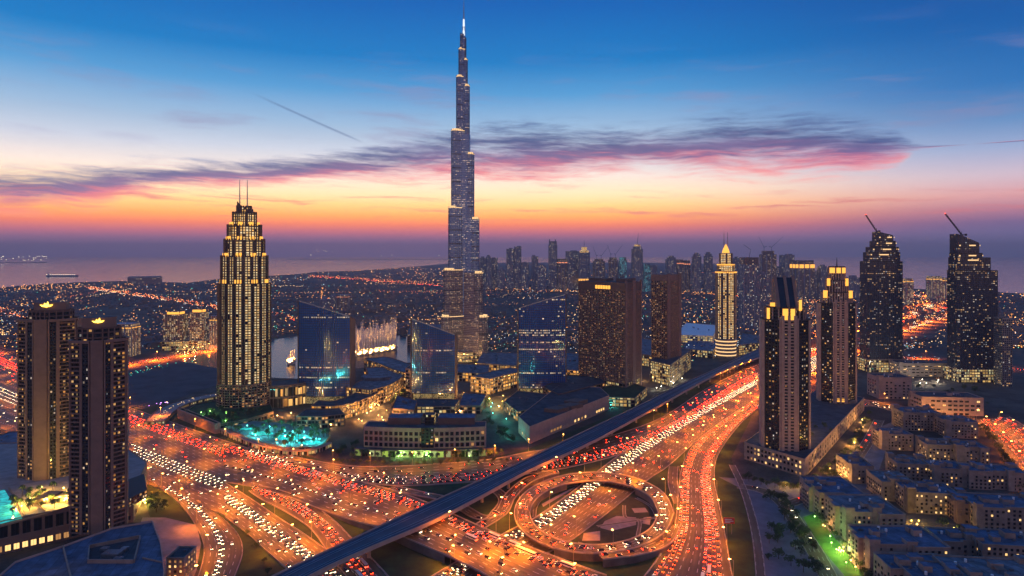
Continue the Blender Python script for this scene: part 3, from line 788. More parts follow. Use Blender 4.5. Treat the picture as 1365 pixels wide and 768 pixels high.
def solidpart(root, name, poly, z0, z1, mat, top=None, zt=None):
    mb = MB(); mb.prism(poly, z0, z1, 0, 1, None, zt, True, z0 > 1)
    return mb.build(name, [mat, top or mat], root)
def roofkit(root, w, d, z, n=4, mat=None, x0=0.0, y0=0.0):
    """plant rooms and coolers on a flat roof"""
    for k in range(n):
        x = x0+random.uniform(-.32,.32)*w; y = y0+random.uniform(-.32,.32)*d
        a, b, h = random.uniform(2,4.5), random.uniform(2,4), random.uniform(1.4,3)
        mb = MB(); mb.box(x-a/2,x+a/2,y-b/2,y+b/2,z,z+h); mb.tube((x,y,z+h),(x,y,z+h+.4),min(a,b)*.35,min(a,b)*.35,8)
        mb.build('roof_cooler', mat or M['roof'], root)
def at(px, py, z=0.0):
    p = P(px, py, z); p.z = 0; return p
def face_cam(p): return math.atan2(p.x, p.y)*-1.0

# ------------------------------------------------------------------ the spire tower
loc = at(618.3, 478); S_ = D(478)/F
t = empty('skyscraper', loc, 0, 'tallest tower, a stepped silver-blue spire rising far above the skyline', 'skyscraper')
def zrow(y): return H+(HZ-y)*D(478)/F
def stadium(L, w, ang, n=7):
    """wing from the axis out to length L (rounded end), half width w"""
    pts = [(-w*.2, -w)]
    pts = [(0, -w)]+[(L-w+w*math.cos(a), w*math.sin(a)) for a in [(-math.pi/2)+math.pi*i/n for i in range(n+1)]]+[(0, w)]
    c, s = math.cos(ang), math.sin(ang)
    return [(x*c-y*s, x*s+y*c) for x, y in pts]
left = [(28,420),(25,359),(19,277),(15.5,175),(9.2,103),(6.3,66),(4.4,46)]
right = [(32,420),(25,363),(20,292),(13.3,206),(7.2,115),(4.6,80),(2.8,52)]
back = [(30,440),(27,390),(22,320),(16,235),(10,150),(7,90),(4,60)]
k_ = 0
for ang, lst, c30 in ((R(210), left, .866), (R(330), right, .866), (R(90), back, 1.0)):
    zp = 0.0
    for i, (ext, row) in enumerate(lst):
        L = ext*S_/c30; w = (13.0, 12, 10.5, 9, 7, 5, 3.6)[i]; L = max(L, w*1.05)
        zt_ = zrow(row); poly = stadium(L, w, ang)
        z0_ = max(0, zp-2)
        mb = MB(); mb.prism(poly, z0_, zt_, 0, 1, (3.2, 4.0))
        mb.build('wing_tier', [M['g_burj_low'] if zt_ < 215 else M['g_burj'], M['steel']], t)
        mb = MB()
        n = len(poly)
        for j in range(1, n-1):
            p, q = Vector(poly[j]), Vector(poly[(j+1)%n]); e = (q-p).normalized()
            if j in (1, n-2):
                m_ = int((q-p).length/5)
                for kk in range(1, m_): 
                    c = p+(q-p)*(kk/m_); mb.ebox(c-e*.25, c+e*.25, -.05, .5, z0_, zt_+1.5)
            mb.ebox(p-e*.01, p+e*.5, -.05, .7, z0_, zt_+2.0)
        z = z0_+28
        while z < zt_-8:
            for j in range(1, n-1): mb.ebox(poly[j], poly[(j+1)%n], -.05, .35, z, z+2.2)
            z += 31
        mb.build('fin', M['steel_blue'], t)
        if i < 6:
            mb = MB(); nx = lst[i+1][0]*S_/c30
            for j in range(1, n-1): mb.ebox(poly[j], poly[(j+1)%n], .05, .6, zt_-1.6, zt_-.2)
            for j in range(1, n-1): mb.ebox(poly[j], poly[(j+1)%n], -2.6, -2.0, zt_+.1, zt_+3.2)
            mb.build('terrace_light', M['warm_glow'], t)
        zp = zt_
core = oval(8.5, 8.5, 12)
for z0_, z1_, r in ((0, zrow(180), 15), (zrow(180), zrow(96), 9), (zrow(96), zrow(50), 5.2), (zrow(50), zrow(36), 3.4)):
    mb = MB(); mb.prism(oval(r, r, 12), z0_, z1_, 0, 1, (3.2, 4.0)); mb.build('core', [M['g_burj'], M['steel']], t)
mb = MB(); mb.tube((0,0,zrow(37)),(0,0,zrow(22)),2.6,1.6,10); mb.tube((0,0,zrow(22)),(0,0,zrow(0)+2),1.4,.35,8)
mb.build('spire', M['steel'], t)
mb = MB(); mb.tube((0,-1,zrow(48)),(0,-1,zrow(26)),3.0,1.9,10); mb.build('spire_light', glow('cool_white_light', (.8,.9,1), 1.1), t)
# stepped garden terraces round its foot
for i, (a, h, wd) in enumerate(((78, 6, 52), (64, 13, 44), (52, 20, 38))):
    tp = oval(a, wd, 28)
    mb = MB(); mb.prism(tp, 0 if i == 0 else h-8, h, 0, 1, (4, 6)); mb.build('base_terrace', [M['g_podium'], M['paving']], t)
    mb = MB()
    for j in range(28): mb.ebox(tp[j], tp[(j+1)%28], -.1, 1.2, h-1.4, h+.6)
    mb.build('terrace_edge', M['beige'], t)

# ------------------------------------------------------------------ stepped hotel tower with twin masts (left)
loc = at(326, 545); s = D(545)/F
t = empty('hotel_tower', loc, face_cam(loc)*.6, 'tall tapering tower with bright vertical strips of light and twin masts', 'tower')
tiers = [(0, 510, 33.5, 1.0), (510, 378, 32.5, 1.0), (378, 343, 29, .9), (343, 321, 25, .8), (321, 302, 21, .72), (302, 285, 14.5, .6), (285, 277, 8, .5)]
zb = 0.0
for i, (y0, y1, hw, dp) in enumerate(tiers):
    z1 = H+(HZ-y1)*s; a = hw*s; b = a*.66
    poly = oval(a, b, 18, .5)
    if i == 0: parts(t, poly, zb, z1, M['g_hotel'], 3.8, 4.2, M['brown'], M['brown'], sd=.8, fd=1.1, every=2)
    else:
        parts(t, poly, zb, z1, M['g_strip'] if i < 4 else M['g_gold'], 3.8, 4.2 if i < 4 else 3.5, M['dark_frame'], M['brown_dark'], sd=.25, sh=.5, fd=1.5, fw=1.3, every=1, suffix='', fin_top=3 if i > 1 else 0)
    zb = z1
    if 1 <= i <= 4:
        mb = MB()
        for j in range(0, 18):
            p, q = Vector(poly[j]), Vector(poly[(j+1)%18])
            c = (p+q)/2
            if j % 2 == 0: mb.ebox(p+(q-p)*.1, p+(q-p)*.9, -2.6, -2.0, z1-.2, z1+6.5)
        mb.build('crown_light', M['gold_glow'], t)
ztop = H+(HZ-277)*s
for x in (-8, 4.5):
    mb = MB(); mb.tube((x*s*.75,0,ztop-2),(x*s*.75,0,H+(HZ-240)*s),1.1,.45,8); mb.build('mast', M['steel'], t)
mb = MB(); mb.face([(-10,-6,ztop-12),(-3,-7,ztop-12),(-3,-7,ztop+2),(-10,-6,ztop+10)]); mb.face([(4,-7,ztop-12),(12,-6,ztop-14),(12,-6,ztop+2),(4,-7,ztop-4)])
mb.prism([(-11,-7.5),(-9,-7.5),(-9,6),(-11,6)], ztop-14, ztop+3); mb.prism([(9,-7.5),(12,-7.5),(12,6),(9,6)], ztop-14, ztop-2)
mb.build('crown_wall', M['brown_dark'], t)

# ------------------------------------------------------------------ three slanted blue office blocks
def office(xl, xr, yb, ytl, ytr, label, depth=30, bulge=3.5, side=1, taper=.04):
    loc = at((xl+xr)/2, yb); d = loc.y; s = d/F
    t = empty('office_tower', loc, 0, label, 'office tower', 'slanted blue glass office blocks')
    hw = (xr-xl)/2*s
    front = [(-hw+2*hw*k/8, -bulge*math.sin(math.pi*k/8)) for k in range(9)]
    poly = front+[(hw-1, depth),(-hw+1, depth)]
    za, zb_ = H+(HZ-ytl)*s, H+(HZ-ytr)*s
    zt = lambda x, y: za+(zb_-za)*(x+hw)/(2*hw)-(y+bulge)*.25
    mb = MB(); mb.prism(poly, 12, 0, 0, 1, (3.6, 4.0), zt); mb.build('curtain_wall', [M['g_office'], M['roof_blue']], t)
    mb = MB()
    for k in range(8):
        p, q = Vector(front[k]), Vector(front[k+1]); e = (q-p).normalized()
        for j in range(3):
            c = p+(q-p)*(j/3); mb.ebox(c-e*.16, c+e*.16, -.05, 1.1, 10, zt(*c)+1.2)
    mb.build('mullion', M['steel_blue'], t)
    mb = MB()
    for f in range(3, int(max(za, zb_)/4)):
        for k in range(8):
            if f*4+1 < min(zt(*front[k]), zt(*front[k+1])): mb.ebox(front[k], front[k+1], -.05, .12, f*4-.35, f*4+.35)
    mb.build('spandrel', M['dark_frame'], t)
    mb = MB()
    for k in range(8):
        p, q = Vector(front[k]), Vector(front[k+1]); a = Vector((*p, zt(*p))); b = Vector((*q, zt(*q))); mb.bar(a+Vector((0,-.6,.8)), b+Vector((0,-.6,.8)), 1.2, 1.6)
    mb.build('roof_edge', M['steel'], t)
    for sx in (-1, 1):
        sp = [(sx*(hw+.1), 0),(sx*(hw+2.2), 0),(sx*(hw+2.2), depth),(sx*(hw+.1), depth)]
        if sx < 0: sp = sp[::-1]
        solidpart(t, 'side_wall', sp, 0, 0, M['brown_dark'], None, lambda x, y: zt(max(-hw, min(hw, x)), y)+1.5)
    solidpart(t, 'lobby', [(x*.94, y+1.5) for x, y in poly], 0, 12, M['g_podium'], M['roof_dark'])
    return t
office(398.5, 466, 538, 401, 422, 'blue glass office block with its roof sloping down to the right, beside the fountain')
office(549, 606, 534, 425, 446, 'shortest blue glass office block, behind the crescent building')
office(691.5, 753.5, 527, 411, 392.5, 'blue glass office block whose roof rises to the right, beside the brown slab hotel')

# ------------------------------------------------------------------ brown slab hotel
def corner_frame(pl, pn, pr):
    """ground corners left, near, right (pixels) -> local polygon round the near corner, CCW"""
    n = at(*pn); l = at(*pl); r = at(*pr)
    return n, [(0,0), (r.x-n.x, r.y-n.y), (r.x-n.x+l.x-n.x, r.y-n.y+l.y-n.y), (l.x-n.x, l.y-n.y)]
def zat(px_y, d): return H+(HZ-px_y)*d/F
n_, poly = corner_frame((771.5, 516), (833, 528), (854.5, 518))
t = empty('hotel_block', n_, 0, 'broad brown slab hotel with a dense grid of small windows', 'hotel')
zt_ = zat(377, n_.y)
parts(t, poly, 0, 20, M['g_podium'], 5, 4.0, M['brown'], M['brown'], sd=.5, fd=.9, every=2, roof=M['roof'])
parts(t, poly, 20, zt_-14, M['g_hotel'], 3.6, 3.3, M['brown_dark'], M['brown'], sd=.5, sh=1.5, fd=.7, fw=1.3)
solidpart(t, 'attic', inset(poly, -.6), zt_-13.9, zt_, M['brown_dark'], M['roof_dark'])
l_, r_ = Vector(poly[3]), Vector(poly[1])
mb = MB(); 
for k in range(6):
    a = l_*(.62-.055*k); b = l_*(.62-.055*k-.045); mb.ebox(a, b, .65, .9, zt_-12, zt_-6)
mb.build('lit_attic_window', M['gold_glow'], t)
for a, b in ((.0,.10),(.42,.60),(.93,1.0)):
    mb = MB(); mb.ebox(r_*a, r_*b, -.05, 1.6, 0, zt_+3); mb.build('pilaster', M['brown'], t)
mb = MB(); mb.prism([tuple(l_*.5+r_*.3), tuple(l_*.5+r_*.7), tuple(l_*.9+r_*.7), tuple(l_*.9+r_*.3)], zt_, zt_+5); mb.build('plant_room', M['brown_dark'], t)
mb = MB(); mb.prism([tuple(l_*.05+r_*.2), tuple(l_*.05+r_*.8), tuple(l_*.25+r_*.8), tuple(l_*.25+r_*.2)], zt_, zt_+6); mb.build('plant_room', M['brown_dark'], t)

# slim brown tower on its lit podium
n_, poly = corner_frame((867, 508), (893.5, 515), (921, 491))
t = empty('tower_block', n_, 0, 'slim brown tower standing on a lit square podium beside the viaduct', 'tower')
parts(t, poly, 0, 38, M['g_podium'], 5.0, 5.5, M['beige'], M['beige'], sd=.6, fd=.9, every=2, roof=M['roof_dark'])
l_, r_ = Vector(poly[3]), Vector(poly[1])
tn_, tw_ = corner_frame((868.5, 503), (889, 505.5), (907.5, 500)); o_ = Vector((tn_.x-n_.x, tn_.y-n_.y))
tw = [(x+o_.x, y+o_.y) for x, y in tw_]
dd = tn_.y
zt_ = zat(366, dd+12)
parts(t, tw, 38, zt_-12, M['g_hotel'], 3.6, 3.4, M['brown_dark'], M['brown'], sd=.5, sh=1.5, fd=.7, fw=1.3, suffix='')
solidpart(t, 'attic', inset(tw, -.6), zt_-11.9, zt_, M['brown'], M['roof_dark'])
for a, b in ((0,.2),(.8,1.0)):
    mb = MB(); p, q = Vector(tw[0]), Vector(tw[1]); mb.ebox(p+(q-p)*a, p+(q-p)*b, -.05, 1.5, 38, zt_+2); mb.build('pilaster', M['brown'], t)

# ------------------------------------------------------------------ gold tower with two masts (far right of centre)
loc = at(967.5, 476); s = D(476)/F
t = empty('hotel_tower', loc, 0, 'golden floodlit tower with a domed crown and two thin masts', 'tower')
def gz(y): return H+(HZ-y)*s
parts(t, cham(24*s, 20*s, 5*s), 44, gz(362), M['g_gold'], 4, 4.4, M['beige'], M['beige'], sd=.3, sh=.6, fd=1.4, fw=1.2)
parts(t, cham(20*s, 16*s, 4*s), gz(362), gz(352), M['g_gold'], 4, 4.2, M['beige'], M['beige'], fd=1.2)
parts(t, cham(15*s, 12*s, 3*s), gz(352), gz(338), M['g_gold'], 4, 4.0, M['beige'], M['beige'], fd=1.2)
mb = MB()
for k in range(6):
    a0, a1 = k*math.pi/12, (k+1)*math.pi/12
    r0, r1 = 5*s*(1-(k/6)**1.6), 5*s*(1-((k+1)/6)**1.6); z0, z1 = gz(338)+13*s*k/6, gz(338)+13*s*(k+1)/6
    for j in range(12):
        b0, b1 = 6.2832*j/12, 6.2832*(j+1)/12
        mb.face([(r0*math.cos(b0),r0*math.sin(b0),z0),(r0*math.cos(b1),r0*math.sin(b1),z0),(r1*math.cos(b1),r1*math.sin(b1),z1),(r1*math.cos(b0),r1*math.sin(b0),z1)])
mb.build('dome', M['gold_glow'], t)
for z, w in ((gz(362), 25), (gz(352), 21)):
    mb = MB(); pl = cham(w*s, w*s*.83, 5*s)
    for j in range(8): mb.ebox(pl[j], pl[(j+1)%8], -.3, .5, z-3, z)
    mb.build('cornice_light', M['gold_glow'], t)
for x in (-2.4, 2.4):
    mb = MB(); mb.tube((x*s,0,gz(330)),(x*s,0,gz(310)),.9,.4,6); mb.build('mast', M['beige'], t)
mb = MB(); mb.prism(oval(13*s, 12*s, 24), 0, 44, 0, 1); mb.build('drum_base', [M['beige'], M['roof']], t)
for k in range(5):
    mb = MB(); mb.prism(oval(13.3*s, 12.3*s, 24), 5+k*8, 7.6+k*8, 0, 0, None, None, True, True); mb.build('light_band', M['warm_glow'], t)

# ------------------------------------------------------------------ two gold-crowned towers on the right
M['slate_glass'] = solid('slate_glass', (.022,.028,.04), .25, .3, var=.2)
def oct_corner(hw, c=.33, f=.68):
    a = hw*c; yb = hw*f; e = hw*.16
    return [(-a,-yb),(a,-yb),(hw,-e),(hw,e*2),(a,yb),(-a,yb),(-hw,e*2),(-hw,-e)]
def crown_tower(px, py, pz, hwpx, yshoulder, label, kind):
    loc = P(px, py, pz); d = loc.y; s = d/F; loc.z = 0
    d += hwpx*s*.68; s2 = d/F
    loc.y += hwpx*s*.68; loc.x = (px-682.5)*loc.y/F
    t = empty('residential_tower', loc, face_cam(loc)*.4, label, 'tower')
    hw = hwpx*s2; zs = H+(HZ-yshoulder)*s2
    poly = oct_corner(hw)
    parts(t, poly, pz-8, zs, M['g_res'], 3.6, 3.6, M['dark_frame'], M['dark_frame'], sd=.25, sh=.7, fd=.35, fw=.35)
    # stone piers: front shaft with windows, side piers
    def pier(p, q, k0, k1, z1, d1, win=False):
        p, q = Vector(p), Vector(q); a = p+(q-p)*k0; b = p+(q-p)*k1
        mb = MB(); mb.ebox(a, b, -.05, d1, pz-8, z1); mb.build('stone_pier', M['pink'], t)
    front, right_, rs, ls, left_ = (poly[0],poly[1]), (poly[1],poly[2]), (poly[2],poly[3]), (poly[6],poly[7]), (poly[7],poly[0])
    pier(*front, 0, .20, zs+6, 1.4); pier(*front, .42, .58, zs+6, 1.4); pier(*front, .80, 1, zs+6, 1.4)
    pier(*right_, 0, .07, zs+3, 1.2); pier(*right_, .86, 1.0, zs, 1.2); pier(*left_, .93, 1, zs+3, 1.2); pier(*left_, 0, .14, zs, 1.2)
    pier(*rs, 0, 1, zs, .9); pier(*ls, 0, 1, zs, .9)
    for z in [pz+k*3.6*1 for k in range(int((zs-pz)/3.6))]:
        pass
    mb = MB(); p, q = Vector(front[0]), Vector(front[1])
    z = pz
    while z < zs+3:
        mb.ebox(p+(q-p)*.19, p+(q-p)*.43, -.05, 1.0, z, z+1.5); mb.ebox(p+(q-p)*.57, p+(q-p)*.81, -.05, 1.0, z, z+1.5); z += 3.6
    mb.build('stone_spandrel', M['pink'], t)
    def lit(p, q, k0, k1, z0, z1, o=1.5):
        p, q = Vector(p), Vector(q); mb = MB(); mb.ebox(p+(q-p)*k0, p+(q-p)*k1, -.05, o, z0, z1); mb.build('crown_light', M['gold_glow'], t)
    if kind == 'slope':
        zr = H+(HZ-370)*s2; zm = zs+(zr-zs)*.30
        in1 = [(x*.80, y*.86) for x, y in poly]
        parts(t, in1, zs, zm, M['g_res'], 3.6, 3.6, M['dark_frame'], M['pink'], fd=1.2, fw=1.3, every=2)
        for p, q, k0, k1 in ((in1[0],in1[1],.02,.44),(in1[0],in1[1],.66,.98),(in1[7],in1[0],.04,.2)):
            lit(p, q, k0, k1, zs+1, zm+(-1 if k0 else 0))
        # sloping glass roof rising to a ridge at the back right, between stone ribs
        a, b = in1[7][0]*.9, in1[2][0]*.9
        def prof(x0, x1, mat, name, lift=0.0, th=None):
            yF, yR, yB = in1[0][1], hw*.12, hw*.5
            v = [(yF, zm+lift),(yR, zr+lift),(yB, zr-6+lift),(yB, zm-1),(yF, zm-1)]
            mb = MB()
            mb.face([(x0,y,z) for y,z in v][::-1], 0); mb.face([(x1,y,z) for y,z in v], 0)
            for i in range(5):
                (y0,z0),(y1,z1) = v[i], v[(i+1)%5]; mb.face([(x0,y0,z0),(x1,y0,z0),(x1,y1,z1),(x0,y1,z1)], 0)
            mb.build(name, mat, t)
        prof(-hw*.36, hw*.30, M['slate_glass'], 'sloped_roof')
        for x in (-hw*.46, -hw*.06, hw*.30): prof(x, x+hw*.12, M['brown'], 'roof_rib', 2.2)
        lit((hw*.43,-hw*.58), (hw*.72,-hw*.2), 0, .5, zm-3, zm+9, .8)
        lit((-hw*.66,-hw*.12), (-hw*.42,-hw*.12), 0, 1, zm-5, zm+5, .8); lit((hw*.06,hw*.09), (hw*.44,hw*.09), 0, 1, zr-13, zr-5, .8)
        solidpart(t, 'crown_block', rect(hw*.5, hw*.5, hw*.25, hw*.35), zm, zr-3, M['pink'], M['roof_dark'])
        solidpart(t, 'crown_block', rect(hw*.3, hw*.4, -hw*.6, hw*.1), zs, zm+3, M['pink'], M['roof_dark'])
    else:
        z1, z2, z3 = zs+16, zs+34, H+(HZ-356)*s2
        for f, za, zb2 in ((.78, zs, z1), (.56, z1, z2), (.42, z2, z3)):
            pl = [(x*f, y*f) for x, y in poly]
            parts(t, pl, za, zb2, M['g_res'], 3.6, 3.6, M['dark_frame'], M['pink'], fd=1.2, fw=1.6, every=1)
            for p, q in ((pl[0],pl[1]),(pl[1],pl[2]),(pl[7],pl[0])):
                if f == .42: lit(p, q, .1, .9, zb2-9, zb2-1)
                elif p == pl[1]: lit(p, q, .55, .95, zb2-8, zb2+3)
                elif p == pl[7]: lit(p, q, .05, .4, zb2-8, zb2+3)
        mb = MB(); mb.tube((0,0,z3),(0,0,z3+14),1.0,.3,8); mb.build('spire', M['dark_frame'], t)
        lit(poly[0], poly[1], .2, .42, pz+1, pz+6, .9); lit(poly[0], poly[1], .58, .8, pz+1, pz+6, .9)
    return t
crown_tower(1046.5, 600, 20, 30, 426, 'brown tower with a sloping glass crown and gold lights, nearest the red traffic', 'slope')
crown_tower(1115.5, 537, 20, 23, 404, 'brown tower with a stepped gold-lit crown and short spire, behind the sloping one', 'step')

# ------------------------------------------------------------------ two unfinished towers with cranes
def steps_tower(px, py, steps, label, pod_h, podium, slant):
    loc = at(px, py); s = D(py)/F
    t = empty('unfinished_tower', loc, 0, label, 'tower')
    zb = pod_h; dp = 34
    for i, (x0, x1, y) in enumerate(steps):
        z1 = H+(HZ-y)*s; w = (x1-x0)*s; cx = ((x0+x1)/2-px)*s
        poly = [(cx+x, yy) for x, yy in cham(w, dp-i*2, 4)]
        last = i == len(steps)-1
        parts(t, poly, zb, z1, M['g_crane'], 3.8, 3.8, M['dark_frame'], M['steel_blue'], sd=.5, sh=.9, fd=.5, fw=.5,
              zt=(lambda x, y_: z1-(x-cx+w/2)/w*slant) if last and slant else None)
        zb = z1 if not (last and slant) else z1-slant
        if i > 0:
            mb = MB(); pl = [(cx+x, yy) for x, yy in cham(w*.9, dp-6, 4)]
            for j in (7, 0, 1): mb.ebox(Vector(pl[j]).lerp(Vector(pl[(j+1)%8]), .1+.1*i), Vector(pl[j]).lerp(Vector(pl[(j+1)%8]), .5+.1*i), 3.2, 3.9, z1-5 if not last else z1-slant-5, z1-2.8 if not last else z1-slant-2.8)
            mb.build('work_light', M['warm_glow'], t)
    w = (steps[0][1]-steps[0][0])*s
    parts(t, rect(w*1.04, dp*1.3), 0, pod_h, M['g_podium'], 5, 5, M['beige'], M['beige'], sd=.5, fd=.7, every=2)
    return t, s, loc
c1, s1, l1 = steps_tower(1174.5, 494, [(1151,1198,349),(1155,1195,337),(1158,1193.5,330),(1163,1190,322),(1166,1187,309)], 'dark unfinished tower with a crane on top, left one of the pair at right', 26, 1, 8)
c2, s2, l2 = steps_tower(1295, 507, [(1269,1323,361),(1270,1314,344),(1271,1304,338),(1271,1300,312)], 'dark unfinished tower with a slanting top and crane, right one of the pair', 24, 1, 18)
loc = at(1337, 514); s = D(514)/F
t = empty('tower_block', loc, 0, 'narrow dark tower attached beside the right crane tower', 'tower')
parts(t, rect(13*s, 20), 0, zat(424, loc.y), M['g_crane'], 3.8, 3.6, M['steel'], M['steel'], sd=.5, fd=.5)
def crane(p, z, jib, height, label, s=1.0, flip=1):
    t = empty('tower_crane', (p[0], p[1], z), 0, label, 'crane')
    def lattice(a, b, w, n):
        mb = MB(); a = Vector(a); b = Vector(b); d = (b-a).normalized()
        x = Vector((0,1,0)); y = d.cross(x).normalized(); x = y.cross(d)
        cs = [(x*i+y*j)*w/2 for i, j in ((-1,-1),(1,-1),(1,1),(-1,1))]
        for c in cs: mb.bar(a+c, b+c, .45*s, .45*s)
        for k in range(n):
            p0, p1 = a+(b-a)*(k/n), a+(b-a)*((k+1)/n)
            for i in range(4): mb.bar(p0+cs[i], p1+cs[(i+1)%4], .3*s, .3*s)
        return mb
    lattice((0,0,0), (0,0,height), 2.2*s, 6).build('mast', M['crane'], t)
    lattice((0,0,height), (jib[0],0,height+jib[1]), 1.7*s, 10).build('jib', M['crane'], t)
    k = -.22/math.hypot(*jib)*math.hypot(*jib)
    mb = lattice((0,0,height), (-jib[0]*.25-3*flip*0,0,height+1), 1.6*s, 3); mb.box(-jib[0]*.25-1.5*s,-jib[0]*.25+1.5*s,-1.5*s,1.5*s,height-2*s,height+2*s)
    mb.build('counter_jib', M['crane'], t)
    mb = MB(); mb.bar((0,0,height),(0,0,height+6*s),.5*s,.5*s); mb.bar((0,0,height+6*s),(jib[0]*.9,0,height+jib[1]*.9),.15*s,.15*s)
    mb.build('stay', M['crane'], t)
    mb = MB(); mb.box(-1.4*s,1.4*s,-2.6*s,-1.2*s,height-2.5*s,height); mb.build('cab', M['crane'], t)
    mb = MB(); mb.box(jib[0]-.7*s,jib[0]+.7*s,-.7*s,.7*s,height+jib[1],height+jib[1]+1.2*s); mb.build('beacon', M['red_glow'], t)
    return t
M['crane'] = solid('crane_paint', (.06,.05,.055), .6)
crane((l1.x-6*s1, l1.y), zat(313, l1.y)-2, (-14.5*s1, 22*s1), 9, 'luffing crane on top of the left unfinished tower')
crane((l2.x-13*s2, l2.y), zat(318, l2.y)-2, (-22*s2, 28*s2), 9, 'luffing crane on top of the right unfinished tower')
# ------------------------------------------------------------------ brown twin towers (lower left)
EMBLEM = [(-4.2,.4),(-2.6,-.9),(0,-1.4),(2.6,-.9),(4.2,.4),(1.6,0),(.9,2.6),(0,.4),(-1.2,1.6),(-1.6,0)]
def brown_tower(px, py, pz, hwpx, ytop, ycap, label, skew, capw):
    loc = P(px, py, pz); loc.z = 0
    s = loc.y/F; hw = hwpx*s; loc.y += hw*.62; loc.x = (px-682.5)*loc.y/F; s = loc.y/F; hw = hwpx*s
    t = empty('residential_tower', loc, face_cam(loc)*.7+skew, label, 'tower')
    poly = oct_corner(hw, .22, .62); zs = H+(HZ-ytop)*s; zc = H+(HZ-ycap)*s
    parts(t, poly, pz-12, zs, M['g_res2'], 3.4, 3.7, M['brown'], M['dark_frame'], sd=1.0, sh=.9, fd=.5, fw=.4)
    def pier(i, k0, k1, z1, d1, m_='brown', nm='stone_pier'):
        p, q = Vector(poly[i]), Vector(poly[(i+1)%8]); mb = MB(); mb.ebox(p+(q-p)*k0, p+(q-p)*k1, -.05, d1, pz-12, z1); mb.build(nm, M[m_], t)
    pier(0, .0, 1.0, zs+1.5, 1.6); pier(1, .0, .06, zs+1.5, 1.6); pier(7, .94, 1.0, zs+1.5, 1.6)
    pier(1, .30, .42, zs+1.5, 1.4); pier(7, .50, .62, zs+1.5, 1.4); pier(1, .95, 1, zs+1, 1.3); pier(7, 0, .05, zs+1, 1.3)
    pier(2, 0, 1, zs+1, 1.2); pier(6, 0, 1, zs+1, 1.2)
    for i, k0, k1 in ((1,.07,.29),(7,.63,.93)):
        p, q = Vector(poly[i]), Vector(poly[(i+1)%8]); a = p+(q-p)*k0; b = p+(q-p)*k1
        pl = MB(); n = (b-a).normalized(); nn = Vector((n.y,-n.x))
        L = (b-a).length
        f = [a+nn*1.15, b+nn*1.15]
        pl.face([(*f[0],pz-8),(*f[1],pz-8),(*f[1],zs),(*f[0],zs)], 0, [(0,0),(2,0),(2,(zs-pz+8)/3.4),(0,(zs-pz+8)/3.4)])
        pl.ebox(a, b, -.05, 1.1, pz-8, zs, 0)
        pl.build('glass_bay', M['g_res'], t)
    mb = MB()
    for i in range(8): mb.ebox(poly[i], poly[(i+1)%8], -.1, 1.9, zs-.2, zs+2.2)
    mb.build('cornice', M['brown'], t)
    cp = [(x*capw, y*capw+hw*.1) for x, y in poly]
    parts(t, cp, zs, zs+(zc-zs)*.55, M['g_res'], 4, 5, M['brown_dark'], M['brown'], sd=.4, fd=.6)
    solidpart(t, 'cap', [(x*.8, y*.8+hw*.05) for x, y in cp], zs+(zc-zs)*.55, zc, M['brown'], M['roof_dark'])
    yb = min(y*.8+hw*.05 for x, y in cp)
    mb = MB(); k = hw*.055; zz = zc-(zc-zs)*.14
    fr_ = [(x*k, yb-.5, zz+z*k) for x, z in EMBLEM]; bk_ = [(x, y+.5, z) for x, y, z in fr_]
    mb.face(fr_); 
    for i in range(len(fr_)): mb.face([fr_[i], bk_[i], bk_[(i+1)%len(fr_)], fr_[(i+1)%len(fr_)]])
    mb.build('emblem', glow('yellow_emblem_light', (1,.62,.06), 5.0), t)
    return t
brown_tower(66, 634, 30, 34, 427, 403, 'brown apartment tower with a yellow roof light, left one of the twins', -.25, .72)
brown_tower(132, 692, 28, 31, 455, 423, 'brown apartment tower with a yellow roof light, right one and nearer', .05, .78)

# ------------------------------------------------------------------ low buildings: walls, parapets and single windows
M['w_dark'] = solid('window_dark', (.012,.016,.024), .12, spec=.8, var=0)
M['w_lit'] = glow('window_lit', (1,.58,.20), 1.5, False)
M['w_dim'] = glow('window_dim', (1,.46,.14), .45, False)
M['w_cool'] = glow('window_cool', (.9,.86,.7), 1.2, False)
def win_mesh(pane):
    mb = MB()
    mb.face([(-.5,-.06,0),(.5,-.06,0),(.5,-.06,1),(-.5,-.06,1)], 1)
    for x0, x1, z0, z1 in ((-.58,-.5,-.04,1.06),(.5,.58,-.04,1.06),(-.5,.5,1,1.06),(-.5,.5,-.04,0)): mb.box(x0,x1,-.16,.02,z0,z1,0)
    mb.box(-.02,.02,-.12,-.05,0,1,0)
    mb.box(-.62,.62,-.30,.02,-.10,-.04,2)
    return mb.mesh('window', [M['dark_frame'], pane, M['beige']])
WIN = {k: win_mesh(M['w_'+k]) for k in ('dark','lit','dim','cool')}
def windows(root, p, q, zs, n, w, h, lit=.2, out=0.0, k0=.04, k1=.96, pick=None, skip=0.0):
    p, q = Vector(p), Vector(q); e = (q-p).normalized(); a = math.atan2(e.y, e.x); nn = Vector((e.y,-e.x))
    for z in zs:
        for i in range(n):
            k = k0+(k1-k0)*(i+.5)/n; c = p+(q-p)*k+nn*out
            if skip and random.random() < skip: continue
            r = random.random()
            me = WIN['lit' if r < lit*.6 else 'dim' if r < lit else 'dark'] if not pick else WIN[pick]
            inst('window', me, root, (c.x, c.y, z), a, (w, 1.6, h))
